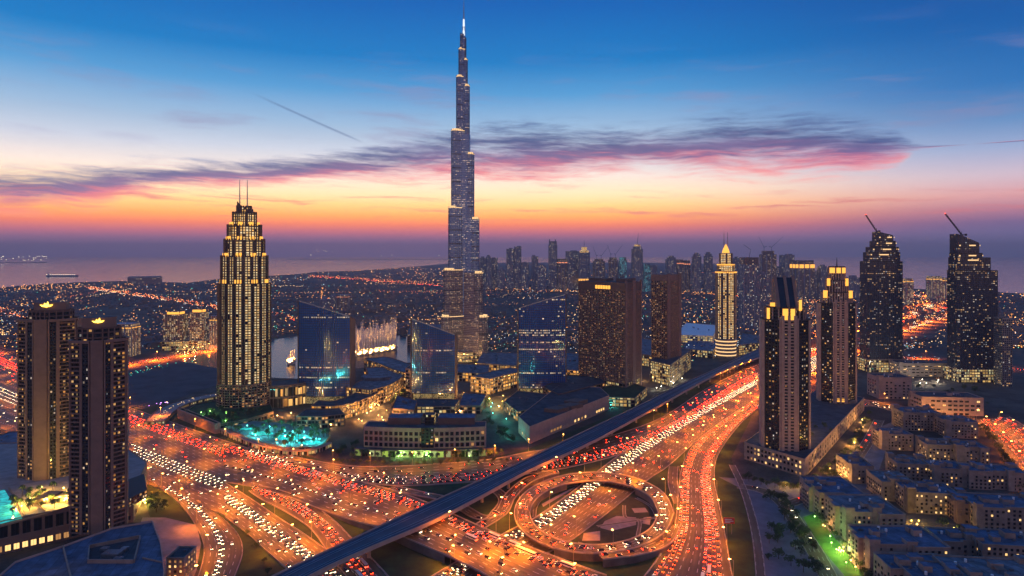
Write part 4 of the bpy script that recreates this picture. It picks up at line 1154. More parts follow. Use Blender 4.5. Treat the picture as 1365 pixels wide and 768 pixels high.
def shell(root, poly, h, wall, roofm, z0=0.0, name='wall', par=1.0):
    """walls with a parapet and a sunk flat roof"""
    mb = MB(); n = len(poly); inn = inset(poly, .45)
    mb.prism(poly, z0, h, 0, 0, None, None, False)
    for i in range(n):
        a, b = poly[i], poly[(i+1)%n]; c, d = inn[(i+1)%n], inn[i]
        mb.face([(*a,h),(*b,h),(*c,h),(*d,h)]); mb.face([(*d,h),(*c,h),(*c,h-par),(*d,h-par)])
    mb.build(name, wall, root)
    mb = MB(); mb.face([(*q,h-par+.01) for q in inn]); mb.build('roof', roofm, root)
def sees(loc, p, q, rz=0.0):
    c, s = math.cos(rz), math.sin(rz)
    f = lambda v: Vector((loc[0]+v[0]*c-v[1]*s, loc[1]+v[0]*s+v[1]*c))
    a, b = f(p), f(q); e = b-a; n = Vector((e.y,-e.x)); m_ = (a+b)/2
    return n.dot(-m_) > 0
def block(name, label, cat, corner, w, d, h, rz=0.0, wall='beige', roofm='roof_blue', fh=3.6, wb=4.2, lit=.15, ww=1.6, wh=1.8, group=None, extra=2, acs=4, z_first=1.2, shape=None, band=True):
    loc = P(*corner) if not isinstance(corner, Vector) else corner
    t = empty(name, loc, rz, label, cat, group)
    poly = shape or [(0,0),(w,0),(w,d),(0,d)]
    shell(t, poly, h, M[wall], M[roofm])
    n = len(poly); zs = [z_first+k*fh for k in range(int((h-1.6-z_first)/fh+.35))]
    for i in range(n):
        p, q = poly[i], poly[(i+1)%n]; L = math.hypot(q[0]-p[0], q[1]-p[1])
        if L > 4 and sees(loc, p, q, rz): windows(t, p, q, zs, max(1, int(L/wb)), ww, wh, lit, skip=.14)
    if band:
        mb = MB()
        for i in range(n): mb.ebox(poly[i], poly[(i+1)%n], -.05, .35, h-.5, h+.12)
        mb.build('cornice', M[wall], t)
    for k in range(extra):
        a, b = random.uniform(5,9), random.uniform(4,8)
        x, y = random.uniform(.2,.8)*w, random.uniform(.3,.8)*d
        x = min(max(x, a/2+1), w-a/2-1); y = min(max(y, b/2+1), d-b/2-1)
        mb = MB(); mb.prism(rect(a,b,x,y), h-1, h+random.uniform(2.2,3.6), 0, 1); mb.build('stair_house', [M[wall], M[roofm]], t)
    if acs > 3:
        for k in range(2):
            i = random.randrange(len(poly)); vx, vy = poly[i]; a = random.uniform(5,8); cx = min(max(vx, a/2-.3), w-a/2+.3); cyy = min(max(vy, a/2-.3), d-a/2+.3)
            mb = MB(); mb.prism(rect(a,a,cx,cyy), 0, h+random.uniform(2,4), 0, 1); mb.prism(rect(a+.8,a+.8,cx,cyy), h+1.6, h+2.0, 0, 0, bottom=True); mb.build('corner_turret', [M[wall], M[roofm]], t)
        for k in range(3):
            x, y = random.uniform(.15,.85)*w, random.uniform(.15,.85)*d; mb = MB(); mb.tube((x,y,h-1),(x,y,h+1.2),.9,.9,9); mb.build('water_tank', M['white'], t)
        x, y = random.uniform(.25,.7)*w, random.uniform(.2,.7)*d; mb = MB()
        for j in range(7): mb.box(x+j*.9-.15,x+j*.9+.15,y-3,y+3,h+1.6,h+1.9)
        for jx, jy in ((0,-2.8),(5.4,-2.8),(0,2.8),(5.4,2.8)): mb.box(x+jx-.12,x+jx+.12,y+jy-.12,y+jy+.12,h-1,h+1.6)
        mb.build('roof_pergola', M[wall], t)
        for k in range(5):
            x = random.uniform(.12,.88)*w; z = z_first+fh*random.randint(1,3)-.5; y0 = 0
            if shape: continue
            mb = MB(); mb.box(x-1.9,x+1.9,-1.4,-.05,z-.2,z); mb.box(x-1.9,x+1.9,-1.4,-1.25,z,z+1.0); mb.box(x-1.9,x-1.75,-1.25,-.05,z,z+1.0); mb.box(x+1.75,x+1.9,-1.25,-.05,z,z+1.0); mb.build('balcony', M[wall], t)
    for k in range(acs):
        x, y = random.uniform(.08,.92)*w, random.uniform(.1,.9)*d
        mb = MB(); mb.box(x-1,x+1,y-.7,y+.7,h-1,h+.3); mb.tube((x,y,h+.3),(x,y,h+.5),.5,.5,8); mb.build('air_conditioner', M['roof'], t)
    return t
# residential quarter on the right (corner pixel = near left ground corner)
g_ = 'flat-roofed apartment blocks of the right-hand quarter'
RES = [
 ((1092,690),40,44,23,-.04,'beige2','pale apartment block with pink-lit side wall beside the green lawn, upper end of its row',.10),
 ((1128,722),46,40,25,-.04,'beige2','pale stepped apartment block in the middle of the row along the lawn',.10),
 ((1160,768),56,34,24,-.03,'beige2','pale apartment block with two lit windows at the near end of the lawn row',.12),
 ((1188,800),44,24,22,-.05,'beige2','low curved-front apartment block at the bottom edge beside the lawn row',.08),
 ((1222,820),52,30,23,-.10,'beige','broad apartment roof with a slatted penthouse at the bottom edge',.06),
 ((1290,830),60,44,24,-.12,'beige','large roof with raised parapet filling the bottom right corner',.06),
 ((1256,752),38,26,18,-.12,'beige','low courtyard block between the lawn row and the bottom right roofs',.12),
 ((1310,760),60,30,20,-.14,'beige','broad blue-roofed block at the right edge above the bottom corner',.06),
 ((1136,645),22,40,19,-.08,'beige','apartment block with a warm lit ground floor beside the dim street',.22),
 ((1176,668),30,34,19,-.10,'beige','apartment block with small dark windows next to the lit courtyard, left of it',.10),
 ((1210,684),44,30,20,-.16,'beige','apartment block with balconies lit yellow in its middle',.30),
 ((1276,698),20,34,18,-.16,'brown','narrow dark recessed block between two paler apartment blocks',.10),
 ((1302,706),60,36,20,-.16,'beige','wide pale apartment block facing the camera at the right edge',.12),
 ((1196,640),36,28,18,-.14,'beige','apartment block with a blue roof behind the balcony-lit block',.10),
 ((1246,648),32,28,19,-.16,'beige','apartment block with bright yellow windows on its upper floors',.40),
 ((1292,652),54,26,19,-.16,'beige2','pale apartment block with three glowing windows near the orange street',.20),
 ((1176,600),36,30,20,-.10,'beige2','pale apartment block with its side wall lit yellow from below',.14),
 ((1236,614),38,28,19,-.14,'beige','apartment block with a row of lit yellow windows under its roof',.42),
 ((1276,618),34,30,19,-.14,'beige','dark apartment block behind the row of glowing windows',.08),
 ((1204,574),48,34,25,-.12,'beige','taller grey apartment block at the top of the quarter with many windows',.12),
 ((1262,584),38,34,22,-.12,'beige','grey apartment block beside the orange street at the top of the quarter',.10),
]
for i, (c, w, d, h, rz, wall, lab, lit) in enumerate(RES):
    if i in (0, 1, 2): shp = [(0,0),(w*.55,0),(w*.55,-4),(w,-4),(w,d),(0,d),(0,d*.62),(-3.5,d*.62),(-3.5,d*.3),(0,d*.3)]
    elif i % 3 == 0: shp = [(0,0),(w*.4,0),(w*.4,3.5),(w*.72,3.5),(w*.72,0),(w,0),(w,d),(0,d)]
    else: shp = None
    roofs = ('roof_blue','roof','roof_blue','roof_blue')[i % 4]
    block('apartment_block', lab, 'apartments', c, w, d, h, rz, wall, roofs, lit=lit, group=g_, extra=3, acs=6, shape=shp)
# pink offices lit by the street behind the quarter
block('office_block', 'pink office building with square windows beside the orange street', 'office building', (1172,532), 52, 40, 36, -.05, 'pink', 'roof_dark', lit=.15, wb=7, ww=2.6, wh=2.2, fh=5, extra=2)
block('office_block', 'long low pink building with a white band of windows at the orange junction', 'office building', (1229,553), 86, 40, 27, -.10, 'pink', 'roof_dark', lit=.06, wb=8, ww=4.5, wh=2.4, fh=6.2, extra=2)
block('parking_building', 'long grey building with a lit roof deck between the crane towers', 'car park', (1200,502), 118, 40, 26, -.02, 'concrete', 'roof_dark', lit=.3, wb=9, ww=5, wh=1.6, fh=6, extra=1)

# podium of the right gold-crowned towers
n_, poly = corner_frame((992, 612), (1073, 637), (1152, 547))
t = empty('podium_building', n_, 0, 'long stone podium with roof gardens under the two gold-crowned towers', 'building')
shell(t, poly, 20, M['beige2'], M['roof_dark'])
l_, r_ = Vector(poly[3]), Vector(poly[1])
windows(t, poly[3], poly[0], (2.0, 9.0, 14.0), 15, 2.2, 2.6, .42); windows(t, poly[0], poly[1], (2.0, 8.5, 14.0), 26, 2.6, 3.0, .45)
for k in range(6):
    c = l_*random.uniform(.1,.9)+r_*random.uniform(.1,.9); mb = MB(); mb.prism(rect(9,7,c.x,c.y), 19, 23); mb.build('roof_pavilion', [M['beige']], t)

# podium of the brown twins with its pool terrace
n_, poly = corner_frame((-60, 752), (178, 697), (206, 640))
fp = [at(-70, 756), at(118, 713), at(178, 696), at(196, 650), at(150, 616), at(-60, 625)]
org = fp[1]; lp_ = [((p-org).x, (p-org).y) for p in fp]
t = empty('podium_building', org, 0, 'brown podium with tall dark openings and a pool terrace under the twin towers', 'building')
shell(t, lp_, 27, M['brown'], M['paving'])
windows(t, lp_[0], lp_[1], (13.5,), 9, 4.6, 9.5, 0, pick='dark', k0=.25, k1=.98); windows(t, lp_[0], lp_[1], (2.0,), 12, 3.6, 4.6, .85, k0=.25, k1=.98)
windows(t, lp_[1], lp_[2], (3.0, 15.0), 5, 3.6, 3.4, .6); windows(t, lp_[2], lp_[3], (3.0, 14.0), 4, 3.0, 3.4, .4)
def lz(px, py, z):
    p = P(px, py, z)-org; return (p.x, p.y)
pool = [lz(-30,660,27), lz(6,652,27), lz(30,690,27), lz(-10,700,27)]
mb = MB(); mb.face([(x,y,26.35) for x,y in pool][::-1] if False else [(x,y,26.35) for x,y in pool]); mb.build('pool', M['pool'], t)
for a, b in (((12,650),(34,688)), ((-10,704),(70,682)), ((30,646),(60,680)), ((62,684),(112,668))):
    mb = MB(); mb.bar((*lz(*a,27),26.6), (*lz(*b,27),26.6), 1.2, 1.2); mb.build('planter_wall', M['brown'], t)
for a in ((55,668),(70,662),(86,666),(100,660)):
    x, y = lz(*a, 27); mb = MB(); mb.prism(rect(12,9,x,y), 26, 30.5); mb.build('terrace_pavilion', [M['brown']], t)
sg = [(x*1.0, y) for x, y in (lz(160,652,27), lz(192,640,27), lz(196,662,27), lz(168,676,27))]
mb = MB(); mb.prism(sg if sum(sg[i-1][0]*sg[i][1]-sg[i][0]*sg[i-1][1] for i in range(4)) > 0 else sg[::-1], 26, 33, 0, 0, (3, 3)); mb.build('glass_pavilion', [M['g_shop']], t)

# dark flat roof in the lower left corner
rp_ = [P(x, y, 26) for x, y in ((-40,800),(215,800),(219,758),(214,722),(203,694),(150,703),(84,727),(20,748))]
org = Vector((rp_[0].x, rp_[0].y, 0)); q_ = [(p.x-org.x, p.y-org.y) for p in rp_]
t = empty('flat_roofed_building', org, 0, 'dark flat-roofed building with a sunken roof court, lower left corner', 'building')
shell(t, q_, 26, M['pink'], M['roof_blue'], par=1.4)
def lr(px, py, z=26):
    p = P(px, py, z); return (p.x-org.x, p.y-org.y)
ct = [lr(118,748), lr(178,748), lr(186,716), lr(120,729)]
def ccw(pl): return pl if sum(pl[i-1][0]*pl[i][1]-pl[i][0]*pl[i-1][1] for i in range(len(pl))) > 0 else pl[::-1]
ct = ccw(ct)
mb = MB()
for i in range(4): mb.ebox(ct[i], ct[(i+1)%4], 0, .8, 24.6, 27.4)
mb.build('court_wall', M['beige'], t)
mb = MB(); mb.face([(*p,24.75) for p in inset(ct,.1)]); mb.build('court_floor', M['roof_dark'], t)
for a, w_, d_, h_ in (((150,738),12,8,2.5),((140,731),5,4,1.8),((166,732),4,5,2.2),((158,744),6,3,1.6)):
    x, y = lr(*a); mb = MB(); mb.box(x-w_/2,x+w_/2,y-d_/2,y+d_/2,24.8,24.8+h_)
    for k in (-.25,.25): mb.tube((x+k*w_,y,24.8+h_),(x+k*w_,y,25.2+h_),1.1,1.1,10)
    mb.build('roof_cooler', M['steel'], t)
mb = MB(); a, b = lr(84,727), lr(100,790); mb.bar((*a,25.2),(*b,25.2),.9,1.6); a, b = lr(190,742), lr(217,748); mb.bar((*a,25.2),(*b,25.2),.6,1.0)
mb.build('roof_upstand', M['beige'], t)
block('kiosk', 'small box building with a lit doorway beside the dark flat roof', 'kiosk', (222,772), 13, 18, 16, 0, 'beige', 'roof_dark', lit=.9, extra=0, acs=1)
block('low_building', 'low grey roof behind the left twin tower', 'building', (-30,606), 60, 50, 14, 0, 'brown', 'roof_blue', lit=.1, extra=2)
block('low_building', 'low dark shed roof at the left edge', 'building', (-60,640), 70, 30, 12, .1, 'brown_dark', 'roof', lit=.1, extra=1)

# ------------------------------------------------------------------ crescent building
loc = at(566, 604); s = D(604)/F
t = empty('crescent_building', loc, 0, 'pink curved office building with three rows of windows above a green-lit arcade', 'office building')
def arc(hw, sag, n, y0=0.0): return [(-hw+2*hw*k/n, y0-sag*(1-((2*k/n)-1)**2)) for k in range(n+1)]
fr0 = arc(81*s*1.0, 7, 12); bk0 = arc(81*s, 5, 12, 26)[::-1]
zt_ = 32
shell(t, fr0+bk0, zt_, M['pink'], M['roof_dark'])
for k in range(12):
    windows(t, fr0[k], fr0[k+1], (9.5, 16.2, 23), 2, 3.4, 3.9, .12, k0=.02, k1=.98)
ar = arc(91*s, 8, 20, -9); arb = arc(91*s, 8, 20, -.5)[::-1]
gm = winmat('green_lit_arcade', .8, ((.62,.85,.12),(.75,.9,.25),(.95,.95,.5)), 1.1, (.02,.03,.01), lo=.25)
mb = MB(); mb.prism(ar+arb, 0, 8, 0, 1, (6, 8)); mb.build('arcade', [gm, M['roof_dark']], t)
mb = MB()
for k in range(20):
    p, q = Vector(ar[k]), Vector(ar[k+1]); mb.ebox(p, p+(q-p)*.16, -.05, .9, 0, 8.6); mb.ebox(p, q, -.05, .6, 7.2, 8.8)
mb.build('arcade_pier', M['brown'], t)
for x0, x1 in ((-52,-7),(16,66)):
    mb = MB(); mb.prism([(x0*s,12),(x1*s,12),(x1*s,34),(x0*s,34)], zt_-1, zt_+9, 0, 1, None, lambda x, y: zt_+8.5-abs(y-23)*.12); mb.build('penthouse', [M['brown_dark'], M['roof_blue']], t)
mb = MB(); mb.prism(rect(12,14,5*s,18), zt_-1, zt_+11, 0, 1, (4,4)); mb.build('entrance_tower', [M['g_podium'], M['roof_dark']], t)
mb = MB(); mb.prism(rect(15*1.0,4,5*s,-7.5), 9.2, zt_+1.2, 0, 1, (5,4)); mb.build('entrance_bay', [M['g_res'], M['roof_dark']], t)

# ------------------------------------------------------------------ mall and low buildings of the middle ground
def lowpath(name, label, cat, path, width, h, glz, wall, roofm, fh=5.5, bay=6, every=2, group=None, domes=0):
    lf, rt = [], []
    for a, b, c, d, z in crom(cen(path, width), 4):
        lf.append(P(a,b)); rt.append(P(c,d))
    pts = lf+rt[::-1]; org = sum(pts, Vector())/len(pts)
    pl = ccw([((p-org).x, (p-org).y) for p in pts])
    t = empty(name, org, 0, label, cat, group)
    parts(t, pl, 0, h, glz, fh, bay, wall, wall, sd=.5, sh=1.3, fd=.9, fw=1.2, every=every, roof=roofm)
    return t, pl
def lowpoly(name, label, cat, pts, h, glz, wall, roofm, fh=5.5, bay=6, every=2, kit=4):
    w = [P(*p) for p in pts]; org = sum(w, Vector())/len(w)
    pl = ccw([((p-org).x, (p-org).y) for p in w])
    t = empty(name, org, 0, label, cat)
    parts(t, pl, 0, h, glz, fh, bay, wall, wall, sd=.5, sh=1.3, fd=.9, fw=1.2, every=every, roof=roofm)
    if kit:
        xs = [p[0] for p in pl]; ys = [p[1] for p in pl]; roofkit(t, (max(xs)-min(xs))*.6, (max(ys)-min(ys))*.6, h, kit)
    return t, pl
# brown mall with a blank street wall
w = [P(*p) for p in ((691,577),(706,592),(812,546),(800,534),(745,531))]; org = w[1]
pl = ccw([((p-org).x,(p-org).y) for p in w])
t = empty('shopping_mall', org, 0, 'brown blank-walled mall with a few lit windows beside the viaduct', 'mall')
shell(t, pl, 22, M['pink'], M['roof_dark'])
i1 = min(range(5), key=lambda i: (pl[i][0]**2+pl[i][1]**2)); p, q = pl[i1], pl[(i1+1)%5]
for k0, k1 in ((.22,.36),(.5,.68),(.8,.93)): windows(t, p, q, (3.0,), 4, 4.5, 3.6, .95, k0=k0, k1=k1)
windows(t, pl[i1-1], p, (3.0,), 4, 4, 4, .9)
for c in ((.3,.5),(.55,.35),(.6,.6)):
    v = (w[0]-org)*c[0]*.6+(w[2]-org)*c[1]; mb = MB(); mb.prism([(v.x-18,v.y),(v.x,v.y-9),(v.x+18,v.y+8),(v.x,v.y+16)], 21, 26); mb.build('roof_hall', [M['brown_dark']], t)
lowpoly('shopping_mall', 'dark louvred mall roof behind the blank-walled mall', 'mall', ((724,534),(745,545),(806,528),(800,518),(758,517)), 22, M['g_shop'], M['brown_dark'], M['roof_dark'])
lowpoly('restaurant_building', 'warm lit terrace restaurants at the foot of the rising blue office block', 'restaurant', ((672,548),(690,562),(738,553),(736,538),(690,533)), 14, M['g_arcade'], M['brown'], M['roof_dark'])
lowpath('arcade_building', 'pale colonnaded building with lit windows left of the rising blue office block', 'building', [(640,524),(665,517),(692,511)], 42, 26, M['g_arcade'], M['beige2'], M['roof'])
t, pl = lowpath('opera_hall', 'oval hall with a glowing facade right of the first blue office block', 'hall', [(475,540),(497,533),(514,521),(510,508)], 60, 26, M['g_arcade'], M['brown'], M['roof'], bay=5)
mb = MB(); mb.prism(oval(26, 20, 20), 26, 31); mb.build('roof_drum', [M['roof']], t)
lowpath('arcade_building', 'curving lit arcade block below the oval hall', 'building', [(420,556),(450,556),(480,546),(503,530)], 34, 20, M['g_arcade'], M['brown'], M['roof_dark'], bay=5)
lowpath('arcade_building', 'low terrace houses with warm windows above the turquoise palms', 'building', [(402,566),(430,566),(455,563)], 40, 16, M['g_shop'], M['brown'], M['roof_dark'], bay=5)
t, pl = lowpath('mall_wing', 'long curved dark roof of the mall wing in front of the fountain', 'mall', [(500,497),(520,504),(540,513),(556,518)], 46, 30, M['g_arcade'], M['brown_dark'], M['roof'])
lowpoly('mall_wing', 'brown end block of the mall wing beside the shortest blue office block', 'mall', ((541,522),(550,524),(556,518),(548,516)), 40, M['g_shop'], M['pink'], M['roof_dark'], kit=0)
lowpoly('restaurant_building', 'blue-lit garden restaurants left of the shortest blue office block', 'restaurant', ((524,556),(552,558),(556,545),(530,538)), 12, M['g_shop'], M['brown'], M['roof_blue'])
lowpoly('restaurant_building', 'lit entrance pavilion in front of the shortest blue office block', 'restaurant', ((556,556),(606,556),(612,546),(556,545)), 15, M['g_podium'], M['brown'], M['roof_dark'])
lowpoly('restaurant_building', 'blue-roofed pavilion right of the shortest blue office block', 'restaurant', ((612,552),(640,552),(648,536),(618,534)), 12, M['g_shop'], M['brown'], M['roof_blue'])
t, pl = lowpath('ballroom_building', 'golden lit hall with a rounded roof beside the stepped hotel tower', 'hall', [(362,540),(380,539),(398,536)], 48, 34, M['g_arcade'], M['brown'], M['roof_dark'], fh=16, bay=5)
lowpath('garden_terrace', 'curved promenade with a row of small lamps left of the stepped hotel tower', 'terrace', [(206,566),(226,548),(258,536),(292,529)], 26, 4, M['g_podium'], M['brown'], M['paving'], fh=4, bay=4, every=1)
lowpath('retaining_wall', 'ribbed brown retaining wall along the highway below the stepped tower', 'wall', [(240,557),(262,566),(290,578)], 6, 13, M['pink'], M['pink'], M['grass'], fh=13, bay=3, every=1)
lowpath('retaining_wall', 'low pale wall with lights curving round the turquoise palms', 'wall', [(296,577),(330,592),(368,604),(410,606),(440,596)], 5, 5, M['g_podium'], M['pink'], M['paving'], fh=5, bay=4, every=2)
lowpoly('pool_terrace', 'palm terrace with turquoise pools below the stepped hotel tower', 'terrace', ((300,573),(336,590),(378,601),(428,599),(440,584),(420,572),(360,566),(318,563)), 3, M['g_shop'], M['brown'], M['paving_blue'], kit=0)
for k, (x, y, a, b) in enumerate(((348,578,16,6),(388,583,22,9),(412,590,14,6),(330,572,10,4))):
    p = P(x, y, 3); mb = MB(); mb.prism(oval(a, b*1.4, 20), 3.0, 3.35); tag(mb.build('pool', [M['pool']], None, p-Vector((0,0,3))), ('turquoise pool in the middle of the palm terrace','largest turquoise pool of the palm terrace','turquoise pool at the right end of the palm terrace','small turquoise pool at the left end of the palm terrace')[k], 'pool')
lowpoly('garden_podium', 'planted podium with green lights at the foot of the stepped hotel tower', 'podium', ((248,556),(292,573),(330,566),(364,556),(360,545),(292,540),(262,545)), 7, M['g_shop'], M['brown_dark'], M['grass'], kit=0)
lowpoly('station_building', 'green-lit forecourt building between the slab hotel and the viaduct', 'building', ((790,541),(846,543),(862,528),(838,520),(800,528)), 14, M['g_podium'], M['brown'], M['grass'], kit=0)
t, pl = lowpoly('mall_hall', 'wide flat lit hall left of the spire tower', 'hall', ((543,462),(592,462),(592,446),(548,446)), 30, M['g_shop'], M['pink'], M['roof'])
lowpoly('mall_hall', 'bright white-lit shopping hall left of the golden tower', 'hall', ((900,462),(950,464),(958,448),(915,444)), 30, M['g_podium'], M['white'], M['white'])
lowpoly('mall_hall', 'lit market hall under the golden tower', 'hall', ((910,474),(950,478),(960,464),(920,460)), 16, M['g_podium'], M['beige'], M['roof_blue'])
lowpoly('mall_hall', 'long mall building right of the drum base under the golden tower', 'hall', ((985,474),(1012,470),(1014,460),(990,456)), 24, M['g_podium'], M['beige'], M['roof'])
lowpoly('mall_hall', 'flat lit hall between the slab hotel and the slim tower', 'hall', ((846,486),(872,490),(880,470),(852,462)), 24, M['g_podium'], M['beige'], M['roof'])
lowpoly('mall_hall', 'curved-roof hall between the rising blue office block and the slab hotel', 'hall', ((752,512),(772,514),(772,488),(752,486)), 26, M['g_arcade'], M['beige2'], M['roof'])
lowpoly('mall_hall', 'golden lit mall front right of the spire tower', 'hall', ((636,496),(688,500),(690,482),(644,480)), 18, M['g_arcade'], M['beige'], M['roof'])
lowpoly('mall_hall', 'golden lit mall front below the spire tower, right of the shortest blue block', 'hall', ((608,508),(650,510),(652,498),(610,496)), 16, M['g_arcade'], M['beige'], M['roof'])
# ------------------------------------------------------------------ far skyline
M['g_far'] = winmat('far_glass', .14, ((1,.60,.25),(1,.75,.45),(.8,.95,.9)), .9, (.09,.13,.19), (.17,.20,.26), .75, .7, rough=.2)  # base colours lightened and blued, painting extra haze onto the far facades
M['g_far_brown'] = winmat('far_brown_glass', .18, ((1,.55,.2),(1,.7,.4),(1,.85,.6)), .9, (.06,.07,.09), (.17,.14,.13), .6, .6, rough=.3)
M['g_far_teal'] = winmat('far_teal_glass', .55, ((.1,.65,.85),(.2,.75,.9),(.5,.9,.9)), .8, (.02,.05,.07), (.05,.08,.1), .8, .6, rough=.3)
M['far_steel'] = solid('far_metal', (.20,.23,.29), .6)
M['g_beige_lit'] = winmat('lit_apartment_glass', .55, ((1,.58,.18),(1,.7,.34),(1,.85,.6)), 1.2, (.04,.035,.03), (.34,.26,.19), .55, .6, rough=.4)
FARTOW = [
 (640,648,344,386,'f','pale dim tower immediately right of the spire tower'),
 (647.5,654.6,340,387,'c','tower with a rounded cap, second beyond the spire tower'),
 (655,663,344,386,'f','flat-topped tower before the first gap in the far skyline'),
 (663.5,673,359,387,'f','low wide block in the first gap of the far skyline'),
 (675.5,685,332,387,'n','left half of the tall close pair right of the spire tower'),
 (686,694.5,329,387,'n','right half of the tall close pair right of the spire tower'),
 (695.5,705,350,388,'f','short dim block touching the tall close pair'),
 (709,717,342,388,'f','thin tower between the close pair and the tallest far slab'),
 (717,728,354,389,'f','low slab with a lit side in front of the thin far tower'),
 (731.5,742.5,320,388,'t','tallest far slab with two little horns on its roof'),
 (743,755,345,388,'g','tower with a warm lit top right of the tallest far slab'),
 (755.5,770,335,388,'n','broad dark tower with a notched top left of the golden far tower'),
 (771.5,786,331,389,'gold','far tower with a golden dome and lit waist'),
 (791.5,805,344,389,'cr','half-built far tower carrying the left pair of thin cranes'),
 (811,823.5,342,389,'cr','half-built far tower carrying the right pair of thin cranes'),
 (825,835,343,389,'teal','far tower glowing turquoise'),
 (842.5,856,326,389,'spire','tall far tower with a stepped head and thin antenna behind the slab hotel'),
 (858.5,866,352,389,'teal','low turquoise-tinted block behind the slab hotel'),
 (866,875,354,389,'f','low pale block left of the slim brown tower'),
 (888,901,341,390,'c','rounded dark tower behind the slim brown tower'),
 (902.5,910,346,390,'g','left tower of the two small ones with red roof lights'),
 (910.5,919,347,390,'g','right tower of the two small ones with red roof lights'),
 (923,934,337,391,'c','first of two round-topped dark slabs left of the golden tower'),
 (939,949,336,391,'c','second of two round-topped dark slabs left of the golden tower'),
 (976.5,986,342,392,'c','slim tower with a rounded cap just right of the golden tower'),
 (988,1009,343,440,'stepd','dark glass tower with a brown unfinished head right of the golden tower'),
 (1010.5,1024,366,440,'n','plain dark slab right of the brown-headed glass tower'),
 (1014,1033,333,396,'cr','far tower with a crane leaning from its roof, behind the plain dark slab'),
 (1035,1044,356,394,'f','low slab left of the gold-topped far block'),
 (1041.5,1056,340,394,'n','dark flat tower left of the gold-topped far block'),
 (1057,1081,347,398,'gtop','wide far block with its top floors lit gold'),
 (1082,1090,362,396,'f','low pale block behind the stepped gold crown'),
 (1090.5,1102,353,398,'c','grey tower left behind the stepped gold crown'),
 (1128,1143,370,400,'f','low wide block right behind the stepped gold crown'),
 (1198.5,1214,371,405,'b','pale lit block between the crane towers, left one'),
 (1238,1252,368,403,'b','left half of the pale lit pair beside the right crane tower'),
 (1253,1268,370,403,'b','right half of the pale lit pair beside the right crane tower'),
 (154,181,431,474,'b','mid-rise block with a red-lit roof edge behind the brown twins'),
 (427,439,399,415,'f','small far block left behind the first blue office block'),
 (440.5,448.5,395,415,'f','middle small far block behind the first blue office block'),
 (449.5,465,393,415,'g','right small far block behind the first blue office block'),
 (281,292,421,466,'b','lit apartment tower against the left edge of the stepped hotel tower'),
]
